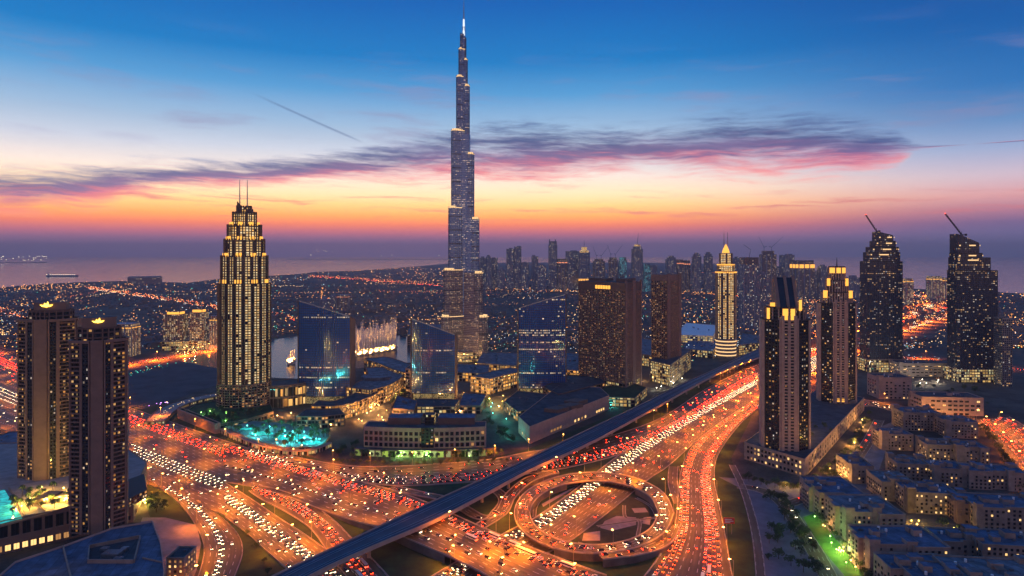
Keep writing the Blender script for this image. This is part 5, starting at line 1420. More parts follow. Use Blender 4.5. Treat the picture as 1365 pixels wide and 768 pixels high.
def far_tower(x0, x1, yt, yb, st, label):
    loc = at((x0+x1)/2, yb); d = loc.y; s = d/F; loc.z = 0
    t = empty('far_tower' if d > 2500 else 'mid_rise_block', loc, random.uniform(-.25,.25) if d > 2500 else 0, label, 'tower', 'towers of the far skyline' if d > 2500 else None)
    w = (x1-x0)*s; h = zat(yt, d); dp = w*.8
    g = {'b':'g_beige_lit','g':'g_far_brown','cr':'g_far_brown','teal':'g_far_teal','gtop':'g_far_brown'}.get(st, 'g_far')
    body = h*(.90 if st not in ('n','f') else 1.0)
    poly = cham(w, dp, w*.14) if st in ('c','gold','spire') else rect(w, dp)
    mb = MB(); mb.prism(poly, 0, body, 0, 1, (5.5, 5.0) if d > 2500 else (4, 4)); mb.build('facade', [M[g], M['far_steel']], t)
    mb = MB()
    for i in range(len(poly)):
        p, q = Vector(poly[i]), Vector(poly[(i+1)%len(poly)])
        for k in (0, .33, .66): mb.ebox(p+(q-p)*k, p+(q-p)*(k+.06), -.05, 1.0, 0, body+2)
    mb.build('mullion', M['far_steel'], t)
    def cap(f, z0, z1, mt, nm='crown'):
        mb = MB(); mb.prism([(x*f, y*f) for x, y in poly], z0, z1, 0, 1, (5,5)); mb.build(nm, [M[mt], M['far_steel']], t)
    if st == 'c': cap(.82, body, body+h*.06, g); cap(.5, body+h*.06, h, g)
    elif st == 't':
        cap(.9, body, h-8, g)
        for x in (-.4, .3): mb = MB(); mb.prism(rect(w*.12, dp*.3, x*w, 0), h-8, h+4); mb.build('roof_horn', M['far_steel'], t)
    elif st in ('n','f'):
        mb = MB(); mb.prism(rect(w*.5, dp*.5, random.uniform(-.2,.2)*w, 0), h, h+random.uniform(3, 12)); mb.build('plant_room', M['far_steel'], t)
    elif st in ('g','b','gtop'):
        cap(.94, body, h, g)
        mb = MB(); pl = poly
        for i in range(4): mb.ebox(pl[i], pl[(i+1)%4], .1, .9, body-h*(.10 if st == 'gtop' else .03), body-1)
        mb.build('roof_light', M['gold_glow'] if st != 'g' else glow('soft_red_light', (1,.3,.12), 1.2), t)
    elif st == 'gold':
        cap(.8, body, body+h*.05, 'g_gold'); cap(.5, body+h*.05, h+8, 'g_gold', 'dome')
        mb = MB(); mb.tube((0,0,h+8),(0,0,h+50),2.2,.6,6); mb.build('mast', M['far_steel'], t)
        mb = MB()
        for i in range(len(poly)): mb.ebox(poly[i], poly[(i+1)%len(poly)], .1, .9, h*.18, h*.30)
        mb.build('lit_waist', M['gold_glow'], t)
    elif st == 'spire':
        cap(.8, body, h-12, g); cap(.55, h-12, h, 'g_gold')
        mb = MB(); mb.tube((0,0,h),(w*.15,0,h+75),2.2,.6,6); mb.build('antenna', M['far_steel'], t)
    elif st == 'cr':
        cap(.75, body, h-6, g)
        for sx in (-1, 1):
            mb = MB(); mb.tube((sx*w*.25,0,h-8),(sx*w*.25,0,h+16),1.3,1.2,5)
            mb.build('crane_mast', M['far_steel'], t)
            mb = MB(); mb.tube((sx*w*.25,0,h+14),(sx*w*.25+(sx*.55+.2)*w,0,h+72),1.3,.7,5); mb.tube((sx*w*.25,0,h+14),(sx*w*.25-sx*w*.18,0,h+18),1.6,1.6,5)
            mb.build('crane_jib', M['far_steel'], t)
    elif st == 'stepd':
        cap(.95, body, h, 'g_far_brown')
        mb = MB(); mb.tube((0,0,h),(w*.1,0,h+24),1.2,.6,5); mb.tube((w*.1,0,h+24),(-w*.35,0,h+40),.9,.5,5); mb.build('roof_crane', M['far_steel'], t)
    elif st == 'teal': cap(.85, body, h, 'g_far_teal')
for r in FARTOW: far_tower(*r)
# lit twin apartment towers and their base behind the stepped hotel tower, flat hotel on the coast
for x0, x1, yt, lab in ((222,247,415,'left one of the gold-lit apartment twins by the lake shore'), (256,275,412,'right one of the gold-lit apartment twins by the lake shore')):
    loc = at((x0+x1)/2, 465); s = loc.y/F; w = (x1-x0)*s; h = zat(yt, loc.y)
    t = empty('apartment_tower', loc, 0, lab, 'tower')
    parts(t, rect(w, w*.7), 0, h*.92, M['g_beige_lit'], 4, 5, M['beige'], M['beige'], sd=.5, fd=.9, every=3)
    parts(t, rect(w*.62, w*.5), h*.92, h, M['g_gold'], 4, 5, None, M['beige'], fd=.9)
    mb = MB(); pl = rect(w*.62, w*.5)
    for i in range(4): mb.ebox(pl[i], pl[(i+1)%4], 1.0, 1.5, h*.93, h*.99)
    mb.build('crown_light', M['gold_glow'], t)
lowpoly('apartment_building', 'long gold-lit base building under the apartment twins by the lake shore', 'building', ((216,468),(281,466),(279,458),(218,460)), 22, M['g_podium'], M['beige'], M['roof'], bay=5)
lowpoly('beach_hotel', 'wide flat pale hotel on the coast, far left', 'hotel', ((170,379.5),(216,378.5),(215,376.5),(171,377.3)), zat(370,D(379)), M['g_far_brown'], M['pink'], M['roof'], fh=12, bay=14, every=2, kit=0)

# ------------------------------------------------------------------ sea: breakwaters and vessels
def strip(name, px0, px1, py, wpx, h, label, cat, lamps_=0):
    a, b = P(px0, py), P(px1, py); s = a.y/F; mb = MB(); org = (a+b)/2
    n = 14; w = wpx*s; x0 = (a-org).x; x1 = (b-org).x
    for k in range(n):
        u0, u1 = x0+(x1-x0)*k/n, x0+(x1-x0)*(k+1)/n
        mb.box(u0, u1, -w*random.uniform(.6,1), w*random.uniform(.6,1), -1.1, h*random.uniform(.5,1))
    o = mb.build(name, solid(name+'_rock', (.05,.05,.055), .9, var=.3, scale=.01), None, org); tag(o, label, cat)
    if lamps_:
        mb = MB()
        for k in range(lamps_):
            x = x0+(x1-x0)*random.random(); z = h+random.uniform(.2,1)*9*s; q_ = .28*s; mb.box(x-q_,x+q_,-q_,q_,z-q_,z+q_)
        mb.build('harbour_light', glow('harbour_light', (1,.80,.5), 5, False), o)
    return o
strip('breakwater', 385, 600, 345.9, 1.0, 18, 'long thin breakwater across the sea left of the spire tower', 'breakwater', 5)
strip('island', 0, 62, 350.5, .8, 16, 'low island with harbour lights at the far left of the sea', 'island', 26)
strip('sandbar', 237, 271, 344.2, .5, 16, 'thin sandbar on the sea horizon left of the stepped tower', 'sandbar')
strip('sandbar', 417, 447, 341.2, .3, 30, 'faint lit sandbar on the horizon between stepped tower and spire tower', 'sandbar', 10)
loc = P(83, 368.5); s = loc.y/F
t = empty('cargo_ship', (loc.x, loc.y, -1.2), .05, 'long low cargo ship lit along its deck off the coast', 'ship')
mb = MB(); L = 20*s; mb.prism([(-L,-1.4*s),(L*.9,-1.4*s),(L*1.05,0),(L*.9,1.4*s),(-L,1.4*s)], 0, 2.0*s); mb.build('hull', M['far_steel'], t)
mb = MB(); mb.box(-L*.95,-L*.8,-s,s,2*s,4.2*s); mb.build('bridge_house', M['white'], t)
mb = MB()
for k in range(16): x = -L+L*1.9*k/16; mb.box(x-.25*s,x+.25*s,-.3*s,.3*s,2.3*s,2.8*s)
mb.build('deck_light', glow('deck_light', (1,.75,.45), 4, False), t)

# ------------------------------------------------------------------ the far-off low city and its lamps
random.seed(21)
KEEP = [(-120,500),(-120,384),(0,386),(120,379),(250,380),(400,368),(480,363.5),(590,356),(640,357),(1060,360),(1100,372),(1200,388),(1290,392),(1480,398),(1480,505),(1200,500),(1180,470),(1010,462),(900,480),(640,478),(545,470),(540,446),(400,446),(300,458),(240,474),(165,480),(120,500)]
NOLOT = [[(640,388),(760,393),(775,430),(690,425),(640,410)], [(1150,455),(1270,420),(1275,500),(1200,500)], [(880,395),(950,396),(950,420),(880,420)], [(120,405),(200,415),(215,440),(120,440)]]
city = MB(); lampm = MB()
M['city_wall'] = solid('far_city_walls', (.16,.14,.13), .9, var=.4, scale=.02)
def near_road(p):
    return False
n = 0
while n < 5200:
    px = random.uniform(-110, 1475); v = random.random()
    d = 1/(1/1650+(1/9000-1/1650)*v**1.1); py = HZ+H*F/d
    if not inpoly(px, py, KEEP) or inpoly(px, py, LAKE): continue
    if any(inpoly(px, py, z) for z in NOLOT) and random.random() < .93: continue
    p = P(px, py)
    if p.y < 1560 and 560 < px < 700: continue
    n += 1
    w, dd, h = random.uniform(12,30), random.uniform(10,26), random.choice((5,6,7,8,9,12,14,20)); a = random.choice((.2,.25,1.8))
    c, s = math.cos(a), math.sin(a); i0 = len(city.v)
    b = MB(); b.box(-w/2,w/2,-dd/2,dd/2,0,h,0,1,False); b.box(-w*.2,w*.1,-dd*.2,dd*.2,h,h+2.2,0,1,False)
    city.v += [(p.x+x*c-y*s, p.y+x*s+y*c, z) for x,y,z in b.v]; city.f += [tuple(i+i0 for i in f) for f in b.f]; city.m += b.m; city.uv += b.uv
tag(city.build('far_city', [M['city_wall'], M['roof']]), 'spread of low dark houses reaching to the coast', 'houses', None, 'stuff')
def lampdot(p, z, r, m_):
    r *= 1.0; b = MB(); x, y = p.x, p.y
    lampm.face([(x-r,y-r,z-r*.5),(x+r,y-r,z-r*.5),(x+r,y-r,z+r*.9),(x-r,y-r,z+r*.9)], m_)
    lampm.face([(x-r,y-r,z+r*.9),(x+r,y-r,z+r*.9),(x+r,y+r,z+r*.9),(x-r,y+r,z+r*.9)], m_)
    lampm.face([(x+r,y-r,z-r*.5),(x+r,y+r,z-r*.5),(x+r,y+r,z+r*.9),(x+r,y-r,z+r*.9)], m_)
    lampm.face([(x-r,y+r,z-r*.5),(x-r,y-r,z-r*.5),(x-r,y-r,z+r*.9),(x-r,y+r,z+r*.9)], m_)
    lampm.face([(x+r,y+r,z-r*.5),(x-r,y+r,z-r*.5),(x-r,y+r,z+r*.9),(x+r,y+r,z+r*.9)], m_)
cl_ = [(random.uniform(-100,1470), random.random(), random.uniform(6,40), random.choice((0,0,0,1,1,2))) for k in range(120)]
n = 0
while n < 7000:
    if random.random() < .72:
        cx, cv, rr, mm = random.choice(cl_); px = random.gauss(cx, rr); v = min(1, max(0, random.gauss(cv, .05))); m_ = mm if random.random() < .8 else 0
    else:
        px = random.uniform(-110, 1475); v = random.random(); m_ = random.choice((0,0,0,1,1,2,3))
    d = 1/(1/1560+(1/9500-1/1560)*v**1.1); py = HZ+H*F/d
    if not inpoly(px, py, KEEP) or inpoly(px, py, LAKE): continue
    if any(inpoly(px, py, z) for z in NOLOT) and random.random() < .55: continue
    n += 1; p = P(px, py)
    lampdot(p, random.uniform(6,16), p.y/F*random.choice((.14,.17,.2,.2,.26,.36)), m_)
# rows of lamps along the far roads and the built-up shore
def lamprow(path, gap, wob=0.0, m_=0, sz=.3, z=10):
    pts = [P(*q) for q in path]
    for a, b in zip(pts, pts[1:]):
        L = (b-a).length; k = 0
        while k < L:
            p = a.lerp(b, k/L)+Vector((random.gauss(0,wob), random.gauss(0,wob), 0)); lampdot(p, z+random.uniform(-2,3), p.y/F*sz*random.uniform(.7,1.3), m_ if random.random() < .85 else random.choice((0,1))); k += gap*random.uniform(.6,1.4)
for k in range(110):
    x, v = random.uniform(-60,1440), random.random(); d = 1/(1/1700+(1/8000-1/1700)*v); y = HZ+H*F/d
    if inpoly(x, y, KEEP) and not inpoly(x, y, LAKE):
        L = random.uniform(300,1300); a = random.choice((.25,.25,1.85,-.5)); p = P(x, y); q_ = p+Vector((math.cos(a)*L, math.sin(a)*L, 0))
        if q_.y > 1650 and not any(inpoly(x, y, z) for z in NOLOT):
            x2, y2 = 682.5+q_.x*F/q_.y, HZ+H*F/q_.y
            if inpoly(x2, y2, KEEP) and not inpoly(x2, y2, LAKE): lamprow([(x,y),(x2,y2)], random.choice((24,32,40)), 3, random.choice((0,0,0,4,1)), .22, 9)
for r in range(5): lamprow([(-80,393-r*2),(0,390-r*1.6),(60,386-r*1.3),(118,385-r*1.2)], 40, 20, 0, .27)
for r in range(3): lamprow([(118,384+r),(180,393+r*1.5),(240,402+r*1.5),(300,411+r*2)], 28, 8, 4, .30)
for r in range(3): lamprow([(412,368+r*.9),(480,372+r),(560,378+r),(600,381+r)], 40, 12, 4, .24)
for r in range(4): lamprow([(634,382+r*1.3),(700,384+r*1.3),(780,388+r*1.3)], 36, 20, 0, .28)
for r in range(3): lamprow([(884,390+r*1.2),(955,392+r*1.2),(1040,395+r*1.5)], 36, 14, 0, .26)
for r in range(2): lamprow([(340,415+r*2),(400,427+r*2),(440,430+r*2)], 24, 6, 4, .24)
for r in range(3): lamprow([(1290,391+r*2),(1365,393+r*2),(1460,400+r*2)], 40, 20, 0, .28)
for r in range(2): lamprow([(-60,399+r*2),(0,413+r*2),(40,431+r*2)], 26, 8, 4, .26)
lamprow([(1150,392),(1200,391),(1290,394)], 40, 25, 4, .3); lamprow([(1150,398),(1215,402),(1235,410),(1200,424),(1140,440)], 30, 12, 0, .26)
for pl, n_, ms, sz in (([(572,440),(700,436),(700,476),(640,476),(600,470)], 150, (0,1,1,3), .30), ([(752,400),(775,400),(775,500),(752,500)], 60, (0,1,1), .30), ([(846,420),(960,420),(962,476),(900,490),(856,486)], 260, (1,1,2,0,3), .34),
    ([(984,440),(1014,440),(1014,470),(980,474)], 60, (1,2,0), .3), ([(520,420),(600,420),(600,446),(520,446)], 90, (0,1,0), .28), ([(362,418),(470,410),(470,444),(362,450)], 150, (0,1,0,3), .28), ([(1076,400),(1094,400),(1094,440),(1076,444)], 30, (0,4), .3), ([(1140,480),(1300,488),(1300,512),(1150,506)], 110, (1,2,3,0), .26)):
    k = 0
    while k < n_:
        x, y = random.uniform(min(q[0] for q in pl), max(q[0] for q in pl)), random.uniform(min(q[1] for q in pl), max(q[1] for q in pl))
        if inpoly(x, y, pl): p = P(x, y); lampdot(p, random.uniform(4,22), p.y/F*sz*random.uniform(.5,1.3), random.choice(ms)); k += 1
lamprow([(165,502),(200,492),(222,488),(262,483)], 9, 3, 3, .30, 3); lamprow([(165,504),(195,496),(222,490)], 9, 3, 3, .24, 3)
lamprow([(-40,384.5),(60,379.5),(160,376),(250,379),(290,374),(370,368),(480,362),(560,357)], 90, 30, 0, .22)
lamprow([(206,566),(226,548),(258,536),(292,529)], 9, 2, 1, .26, 5); lamprow([(240,545),(270,532),(300,524)], 14, 3, 1, .2, 5)
lamprow([(204,545),(214,542),(230,538)], 6, 3, 5, .4, 4)
lm = [glow('far_lamp_orange', (1,.36,.07), 4.6, False), glow('far_lamp_warm', (1,.62,.26), 3.6, False), glow('far_lamp_white', (.75,.9,1), 2.2, False), glow('far_lamp_green', (.12,.9,.62), 1.8, False), glow('far_lamp_red', (1,.20,.04), 4.0, False), glow('far_lamp_violet', (.75,.3,1), 4.0, False)]
tag(lampm.build('city_lights', lm), 'countless small lamps of the far-off city', 'city lights', None, 'stuff')

# ------------------------------------------------------------------ fountain on the lake
M['spray'] = None
m_, T, b = mat_base('water_spray')
b.inputs['Base Color'].default_value = (.85,.85,.85,1); b.inputs['Roughness'].default_value = .9
tr = T.n('ShaderNodeBsdfTransparent'); tl = T.n('ShaderNodeBsdfTranslucent'); tl.inputs[0].default_value = (.9,.9,.9,1)
m1 = T.n('ShaderNodeMixShader'); m1.inputs[0].default_value = .5; T.t.links.new(b.outputs[0], m1.inputs[1]); T.t.links.new(tl.outputs[0], m1.inputs[2])
g = T.n('ShaderNodeNewGeometry'); x_, y_, z_ = T.sep(g.outputs['Position'])
nz = T.noise(T.vec(T.m('MULTIPLY', x_, .5), T.m('MULTIPLY', y_, .5), T.m('MULTIPLY', z_, .10)), 1.0, 4.0, .6)
al = T.m('MULTIPLY', T.step(nz, .26, .55), T.step(z_, 95.0, 5.0, .12, .95))
m2 = T.n('ShaderNodeMixShader'); T.put(m2.inputs[0], al); T.t.links.new(tr.outputs[0], m2.inputs[1]); T.t.links.new(m1.outputs[0], m2.inputs[2])
T.t.links.new(m2.outputs[0], T.t.nodes['Material Output'].inputs[0]); M['spray'] = m_
FL = bpy.data.lights.new('fountain_lamp', 'SPOT'); FL.energy = 1300000; FL.color = (1,.42,.07); FL.spot_size = R(80); FL.spot_blend = .8; FL.shadow_soft_size = .8
def fountain(x0, y0, x1, y1, n, hmin, hmax, label, lights):
    a, b = P(x0, y0), P(x1, y1); org = (a+b)/2
    t = empty('fountain', org, 0, label, 'fountain')
    base = MB()
    for k in range(n):
        p = a.lerp(b, (k+.5)/n)-org; h = random.uniform(hmin, hmax)*(1 if k % 3 else .8)
        mb = MB(); w = random.uniform(2.0, 3.4)
        mb.tube((p.x,p.y,.2),(p.x,p.y,h*.45),w*1.3,w*1.0,7,0,False); mb.tube((p.x,p.y,h*.45),(p.x+.5,p.y,h),w*1.0,w*.6,7,0,True)
        mb.build('water_jet', M['spray'], t)
        mb = MB()
        for j in range(6):
            an = 6.2832*j/6; mb.tube((p.x,p.y,.3),(p.x+math.cos(an)*5,p.y+math.sin(an)*5,random.uniform(7,15)),1.0,1.8,5,0,True)
        mb.build('water_spray', M['spray'], t)
        base.tube((p.x,p.y,-.3),(p.x,p.y,.35),1.4,1.2,8)
    base.build('nozzle', M['steel'], t)
    for k in range(lights):
        p = a.lerp(b, (k+.5)/lights)-org
        for dy in (-11, 9):
            o = bpy.data.objects.new('lamp', FL); col.objects.link(o); o.parent = t; o.location = (p.x, p.y+dy, .6); o.rotation_euler = (R(180)+math.copysign(R(20), dy), 0, 0)
fountain(468, 476, 528, 466, 56, 58, 84, 'tall floodlit fountain jets in a row on the lake', 8)
fountain(384, 486, 393, 485, 4, 26, 48, 'small floodlit fountain at the left of the lake', 1)

# ------------------------------------------------------------------ trees and palms
def leafmat(name, c):
    m_, T, b = mat_base(name); g = T.n('ShaderNodeNewGeometry')
    k = T.lerp(g.outputs['Random Per Island'], 0, 1, .55, 1.5); nd = T.n('ShaderNodeMix', data_type='RGBA', blend_type='MULTIPLY'); nd.inputs[0].default_value = 1
    nd.inputs[6].default_value = (*c, 1); T.put(nd.inputs[7], T.vec(k, k, k)); T.put(b.inputs['Base Color'], nd.outputs[2]); b.inputs['Roughness'].default_value = .8
    return m_
M['leaf'] = leafmat('foliage', (.045,.075,.025)); M['palm'] = leafmat('palm_fronds', (.05,.085,.03)); M['bark'] = solid('bark', (.10,.07,.05), .9)
def broadleaf(seed, h, r):
    rnd = random.Random(seed); mb = MB(); top = h*.45
    mb.tube((0,0,0),(0,0,top),.28,.18,6)
    tr_ = [(rnd.uniform(-.5,.5)*r, rnd.uniform(-.5,.5)*r, rnd.uniform(.55,.8)*h) for k in range(4)]
    for q in tr_: mb.tube((0,0,top*.9), q, .14, .05, 5)
    trunk = mb.mesh('trunk', [M['bark']]); mb = MB()
    for k in range(9):
        cx, cy_, cz = rnd.gauss(0,.42)*r, rnd.gauss(0,.42)*r, h*rnd.uniform(.48,.9); rr = r*rnd.uniform(.32,.5)
        for j in range(26):
            v = Vector((rnd.gauss(0,1), rnd.gauss(0,1), rnd.gauss(0,.8))).normalized()*rr*rnd.uniform(.55,1.05); c = Vector((cx,cy_,cz))+v
            a = Vector((rnd.gauss(0,1), rnd.gauss(0,1), rnd.gauss(0,1))).normalized(); b_ = a.orthogonal().normalized()*.34; a *= .5
            mb.face([c-a-b_, c+a-b_*.4, c+a*.9+b_, c-a*.6+b_])
    return trunk, mb.mesh('crown', [M['leaf']])
def palm(seed, h):
    rnd = random.Random(seed); mb = MB(); mb.tube((0,0,0),(rnd.uniform(-.4,.4),0,h*.5),.32,.24,6); mb.tube((0,0,h*.45),(0,0,h),.25,.2,6)
    trunk = mb.mesh('trunk', [M['bark']]); mb = MB()
    for k in range(18):
        a = 6.2832*k/18+rnd.uniform(-.1,.1); L = rnd.uniform(3.0,4.0); up = rnd.choice((.9,.5,.15)); pr = Vector((0,0,h))
        for j in range(4):
            q = Vector((math.cos(a)*L*(j+1)/4, math.sin(a)*L*(j+1)/4, h+up*(j+1)*.75-.28*(j+1)**2)); w = (.55,.75,.6,.15)[j]; w0 = (.15,.55,.75,.6)[j]; sd = Vector((-math.sin(a), math.cos(a), 0))
            mb.face([pr-sd*w0+Vector((0,0,-.2)), pr, q, q-sd*w+Vector((0,0,-.25))]); mb.face([pr, pr+sd*w0+Vector((0,0,-.2)), q+sd*w+Vector((0,0,-.25)), q]); pr = q
    return trunk, mb.mesh('crown', [M['palm']])
BT = [broadleaf(3, 8, 3.6), broadleaf(5, 9.5, 4.2), broadleaf(8, 7, 3.2)]; PT = [palm(1, 9), palm(2, 11), palm(4, 7.5)]
random.seed(5)
def plant(kind, p, label, group, s=1.0):
    tr_, cr = random.choice(PT if kind == 'palm_tree' else BT)
    t = empty(kind, p, random.uniform(0, 6.28), label, 'palm' if kind == 'palm_tree' else 'tree', group); t.scale = (s, s, s*random.uniform(.85,1.15))
    inst('trunk', tr_, t); inst('crown', cr, t)
def grove(kind, poly, n, label, group, z=0.0, s=1.0):
    xs = [q[0] for q in poly]; ys = [q[1] for q in poly]; k = 0; tries = 0
    while k < n and tries < 4000:
        tries += 1; x, y = random.uniform(min(xs),max(xs)), random.uniform(min(ys),max(ys))
        if inpoly(x, y, poly): plant(kind, P(x, y, z), label, group, s*random.uniform(.75,1.25)); k += 1
def row(kind, path, n, label, group, z=0.0, s=1.0):
    pts = crom([tuple(q) for q in path], 12)
    for k in range(n):
        q = pts[int(k*(len(pts)-1)/max(1,n-1))]; plant(kind, P(q[0]+random.uniform(-1,1), q[1], z), label, group, s*random.uniform(.8,1.2))
grove('palm_tree', [(302,573),(336,588),(378,599),(428,597),(440,584),(420,573),(360,567)], 46, 'palm on the turquoise-lit pool terrace', 'palms of the pool terrace', 3, 1.0)
row('palm_tree', [(470,611),(566,613.5),(668,610)], 32, 'palm in the row before the green-lit arcade', 'palms before the crescent building', 0, .9)
row('broadleaf_tree', [(450,617),(566,620),(690,615)], 38, 'clipped tree in the hedge row between the crescent building and the road', 'trees along the road before the crescent building', 0, .6)
grove('broadleaf_tree', [(1012,655),(1040,662),(1066,690),(1080,730),(1100,768),(1025,768),(1020,700)], 34, 'dark tree on the avenue between the red highway and the lawn', 'trees of the dim avenue', 0, 1.1)
row('broadleaf_tree', [(994,640),(1040,652),(1075,648),(1110,622),(1140,590),(1158,556)], 30, 'tree at the foot of the gold-crowned towers\' podium', 'trees round the podium', 0, 1.0)
grove('broadleaf_tree', [(1012,570),(1066,602),(1110,575),(1100,556),(1030,560)], 22, 'roof garden tree on the podium of the gold-crowned towers', 'roof garden trees of the right podium', 20, .8)
grove('broadleaf_tree', [(1100,640),(1136,640),(1150,600),(1165,580),(1150,560)], 12, 'tree on the dim street beside the apartment quarter', 'trees of the dim street', 0, 1.0)
row('broadleaf_tree', [(1312,575),(1330,600),(1345,625),(1362,655)], 14, 'tree along the orange street at the right edge', 'trees along the right street', 0, 1.3)
grove('broadleaf_tree', [(1200,695),(1290,712),(1330,716),(1290,740),(1230,716)], 16, 'tree in the courtyard between the apartment blocks', 'courtyard trees of the quarter', 0, 1.0)
row('broadleaf_tree', [(1092,694),(1112,716),(1140,752),(1160,775)], 13, 'tree between the green lawn and the apartment row', 'trees along the lawn', 0, .8)
grove('palm_tree', [(0,690),(60,682),(118,664),(108,650),(70,656),(36,650)], 26, 'palm on the pool terrace of the brown twin towers', 'palms of the twin towers\' terrace', 26, .8)
grove('broadleaf_tree', [(196,668),(216,664),(222,684),(200,690)], 9, 'tree on the paved corner beside the twin towers', 'trees on the paved corner', 0, 1.0)
grove('broadleaf_tree', [(642,566),(676,575),(690,592),(668,590),(648,548),(640,530),(656,528)], 30, 'tree on the avenue right of the crescent building', 'trees of the avenue by the mall', 0, 1.0)
grove('broadleaf_tree', [(524,540),(548,545),(546,528),(528,512),(516,528)], 24, 'tree in the dark garden between the oval hall and the shortest blue block', 'trees of the dark garden', 0, 1.1)
grove('broadleaf_tree', [(256,552),(296,566),(326,562),(350,548),(290,546)], 26, 'tree on the planted podium of the stepped tower', 'trees of the stepped tower\'s podium', 7, .9)
grove('broadleaf_tree', [(1206,514),(1300,520),(1330,540),(1310,548),(1220,526)], 24, 'tree between the pink offices and the crane towers', 'trees behind the pink offices', 0, 1.0)
grove('broadleaf_tree', [(440,604),(480,590),(478,600),(452,612)], 10, 'tree on the corner left of the crescent building', 'trees on the crescent\'s corner', 0, .9)
grove('broadleaf_tree', [(640,500),(690,512),(680,520),(650,516)], 10, 'tree before the colonnaded building', 'trees before the colonnade', 0, 1.0)
row('broadleaf_tree', [(330,715),(352,752),(362,775)], 5, 'small tree on the green island between the white streams', 'trees on the green island', 0, .7)

# ------------------------------------------------------------------ garden and terrace lamps with their own light
GPOST = MB(); GPOST.tube((0,0,0),(0,0,3.2),.12,.09,6); GPOST = GPOST.mesh('lamp_post', [M['lamp_metal']])
def globe(name, c, e):
    mb = MB()
    for k in range(4):
        a0, a1 = -math.pi/2+math.pi*k/4, -math.pi/2+math.pi*(k+1)/4
        for j in range(7):
            b0, b1 = 6.2832*j/7, 6.2832*(j+1)/7
            f = lambda a, b_: (.55*math.cos(a)*math.cos(b_), .55*math.cos(a)*math.sin(b_), 3.6+.55*math.sin(a)); mb.face([f(a0,b0),f(a0,b1),f(a1,b1),f(a1,b0)])
    me = mb.mesh('lamp_globe', [glow(name, c, e, False)]); return me
KIND = {}
for nm, c, e, en in (('soft warm',(1,.48,.12),10,3600),('soft yellow',(1,.62,.10),10,3600),('warm',(1,.48,.12),16,18000),('teal',(.08,.85,.72),9,9000),('green',(.35,.9,.18),9,4200),('yellow',(1,.62,.10),14,13000),('white',(1,.85,.6),16,9000)):
    L = bpy.data.lights.new(nm+'_bulb', 'POINT'); L.energy = en; L.color = c; L.shadow_soft_size = .4
    KIND[nm] = (globe(nm+'_globe', c, e), L)
def garden_lamp(kind, x, y, z, label, group):
    o = inst('garden_lamp', GPOST, None, P(x, y, z)); tag(o, label, 'garden lamp', group); me, L = KIND[kind]
    inst('lamp_globe', me, o); b_ = bpy.data.objects.new('bulb', L); col.objects.link(b_); b_.parent = o; b_.location = (0,0,4.5)
def gl(kind, poly, n, label, group, z=0.0):
    xs = [q[0] for q in poly]; ys = [q[1] for q in poly]; k = 0
    while k < n:
        x, y = random.uniform(min(xs),max(xs)), random.uniform(min(ys),max(ys))
        if inpoly(x, y, poly): garden_lamp(kind, x, y, z, label, group); k += 1
gg = 'garden lamps'
gl('warm', [(590,482),(604,489),(632,489),(648,482),(620,493)], 12, 'warm lamp on the terraces at the foot of the spire tower', gg)
gl('warm', [(400,552),(470,556),(524,530),(556,520),(548,560),(470,574),(410,572)], 18, 'warm lamp in the lanes between the arcades and the oval hall', gg)
gl('warm', [(612,520),(680,524),(690,534),(640,560),(612,552)], 10, 'warm lamp in the lanes between the two blue office blocks', gg)
gl('warm', [(752,518),(800,516),(860,510),(868,494),(760,494)], 9, 'warm lamp in the lanes behind the slab hotel', gg)
gl('warm', [(240,474),(290,466),(292,458),(216,470)], 6, 'warm lamp before the gold-lit apartment twins', gg)
gl('warm', [(1180,535),(1230,545),(1300,560),(1290,566),(1200,556)], 7, 'warm lamp before the pink offices', gg)
gl('teal', [(316,572),(346,588),(388,599),(428,596),(436,584),(400,574),(350,568)], 20, 'turquoise lamp on the palm terrace', gg, 3)
gl('green', [(256,554),(296,568),(326,564),(300,548)], 5, 'green lamp on the planted podium of the stepped tower', gg, 7)
gl('yellow', [(0,690),(60,684),(118,664),(100,652),(40,652)], 14, 'yellow lamp on the terrace of the brown twin towers', gg, 26)
gl('yellow', [(188,672),(206,658),(214,664),(200,680)], 4, 'yellow lamp in the entrance yard beside the brown twin towers', gg)
gl('warm', [(994,644),(1070,654),(1120,618),(1150,560),(1160,562),(1120,640),(1074,664)], 12, 'warm lamp on the pavement round the right podium', gg)
gl('warm', [(1014,572),(1060,602),(1104,575),(1090,560)], 9, 'warm lamp in the roof garden of the right podium', gg, 20)
gl('green', [(1076,692),(1088,690),(1108,714),(1146,760),(1128,760)], 7, 'green-white lamp on the lawn', gg)
gl('soft warm', [(1092,694),(1112,718),(1142,756),(1150,768),(1136,760),(1104,722)], 8, 'warm lamp along the wall of the lawn row', gg)
gl('soft yellow', [(1180,596),(1216,610),(1280,640),(1280,655),(1220,640)], 5, 'yellow lamp in the yards of the apartment quarter', gg)
gl('soft yellow', [(1196,690),(1284,708),(1290,722),(1220,712)], 6, 'yellow lamp in the courtyard of the apartment quarter', gg)
gl('teal', [(646,540),(660,540),(690,580),(680,588)], 6, 'turquoise lamp on the avenue by the mall', gg)
gl('yellow', [(640,528),(676,530),(662,560),(646,556)], 5, 'yellow lamp on the avenue by the mall', gg)
gl('teal', [(790,543),(850,545),(870,524),(850,522)], 7, 'green lamp on the forecourt below the slab hotel', gg)
gl('white', [(860,520),(900,522),(930,495),(912,500)], 6, 'white lamp on the street below the slim brown tower', gg)
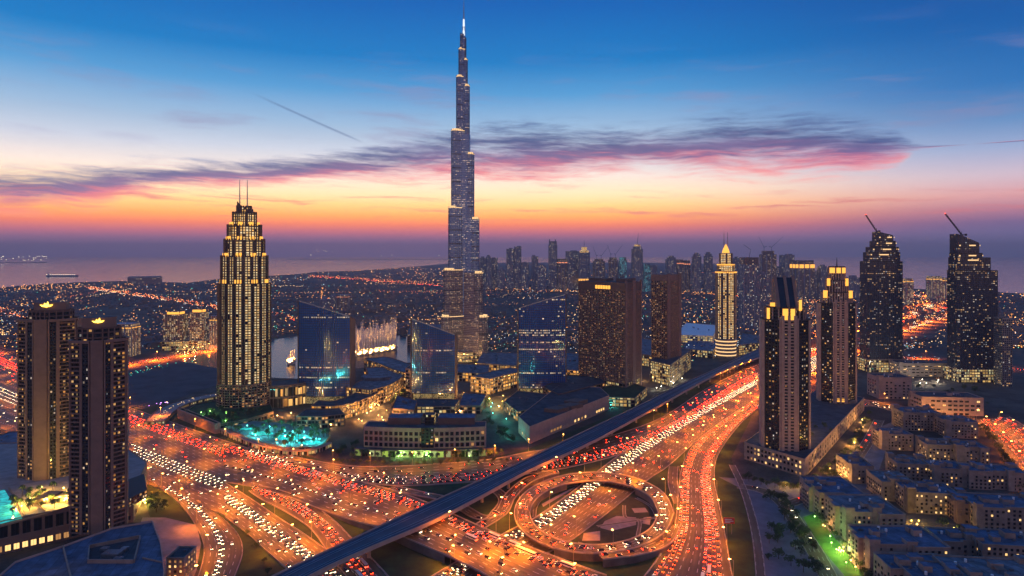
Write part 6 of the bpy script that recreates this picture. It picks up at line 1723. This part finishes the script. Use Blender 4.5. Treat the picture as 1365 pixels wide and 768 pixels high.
gl('warm', [(420,558),(480,560),(520,535),(516,524),(470,548)], 9, 'warm lamp among the lit arcades', gg)
gl('warm', [(524,556),(612,560),(640,552),(620,540),(540,540)], 8, 'warm lamp before the shortest blue office block', gg)
gl('green', [(472,611),(560,614),(662,611),(560,610)], 10, 'green-yellow lamp before the crescent building\'s arcade', gg)
gl('yellow', [(610,506),(690,502),(690,490),(612,488)], 8, 'yellow lamp among the golden mall fronts', gg)
gl('warm', [(300,556),(350,552),(392,546),(396,556),(320,566)], 7, 'warm lamp at the foot of the stepped tower', gg)
gl('white', [(1160,500),(1200,506),(1270,508),(1330,520),(1200,512)], 8, 'white lamp at the foot of the crane towers', gg)
gl('warm', [(900,480),(1010,476),(1010,462),(920,462)], 9, 'warm lamp among the halls under the golden tower', gg)

# a steel gantry sign over the red stream
p = P(972, 712); 
t = empty('roadside_sign', p, -.1, 'red lit rectangular sign on two posts beside the red traffic', 'sign')
mb = MB(); mb.tube((-2,0,0),(-2,0,9),.25,.22,6); mb.tube((2,0,0),(2,0,9),.25,.22,6); mb.build('post', M['lamp_metal'], t)
mb = MB(); mb.box(-4.5,4.5,-.3,.3,9,14); mb.build('panel', solid('red_sign_panel', (.55,.05,.04), .5), t)
mb = MB()
for z, a, b_ in ((12.6,-3.6,2.2),(11.2,-3.6,3.4),(10.1,-3.6,.8)): mb.box(a,b_,-.36,-.29,z-.3,z+.3)
mb.build('panel_lines', M['white'], t)

# ------------------------------------------------------------------ haze
m_ = bpy.data.materials.new('haze_air'); m_.use_nodes = True; T = NT(m_.node_tree); m_.node_tree.nodes.remove(m_.node_tree.nodes['Principled BSDF'])
pv = T.n('ShaderNodeVolumePrincipled'); pv.inputs['Color'].default_value = (.95,.86,.90,1); pv.inputs['Density'].default_value = 5.2e-5; pv.inputs['Anisotropy'].default_value = .2
T.t.links.new(pv.outputs[0], T.t.nodes['Material Output'].inputs['Volume'])
mb = MB(); mb.box(-45000,45000,-6000,43000,-2.5,860)
tag(mb.build('haze', [m_]), kind='stuff')
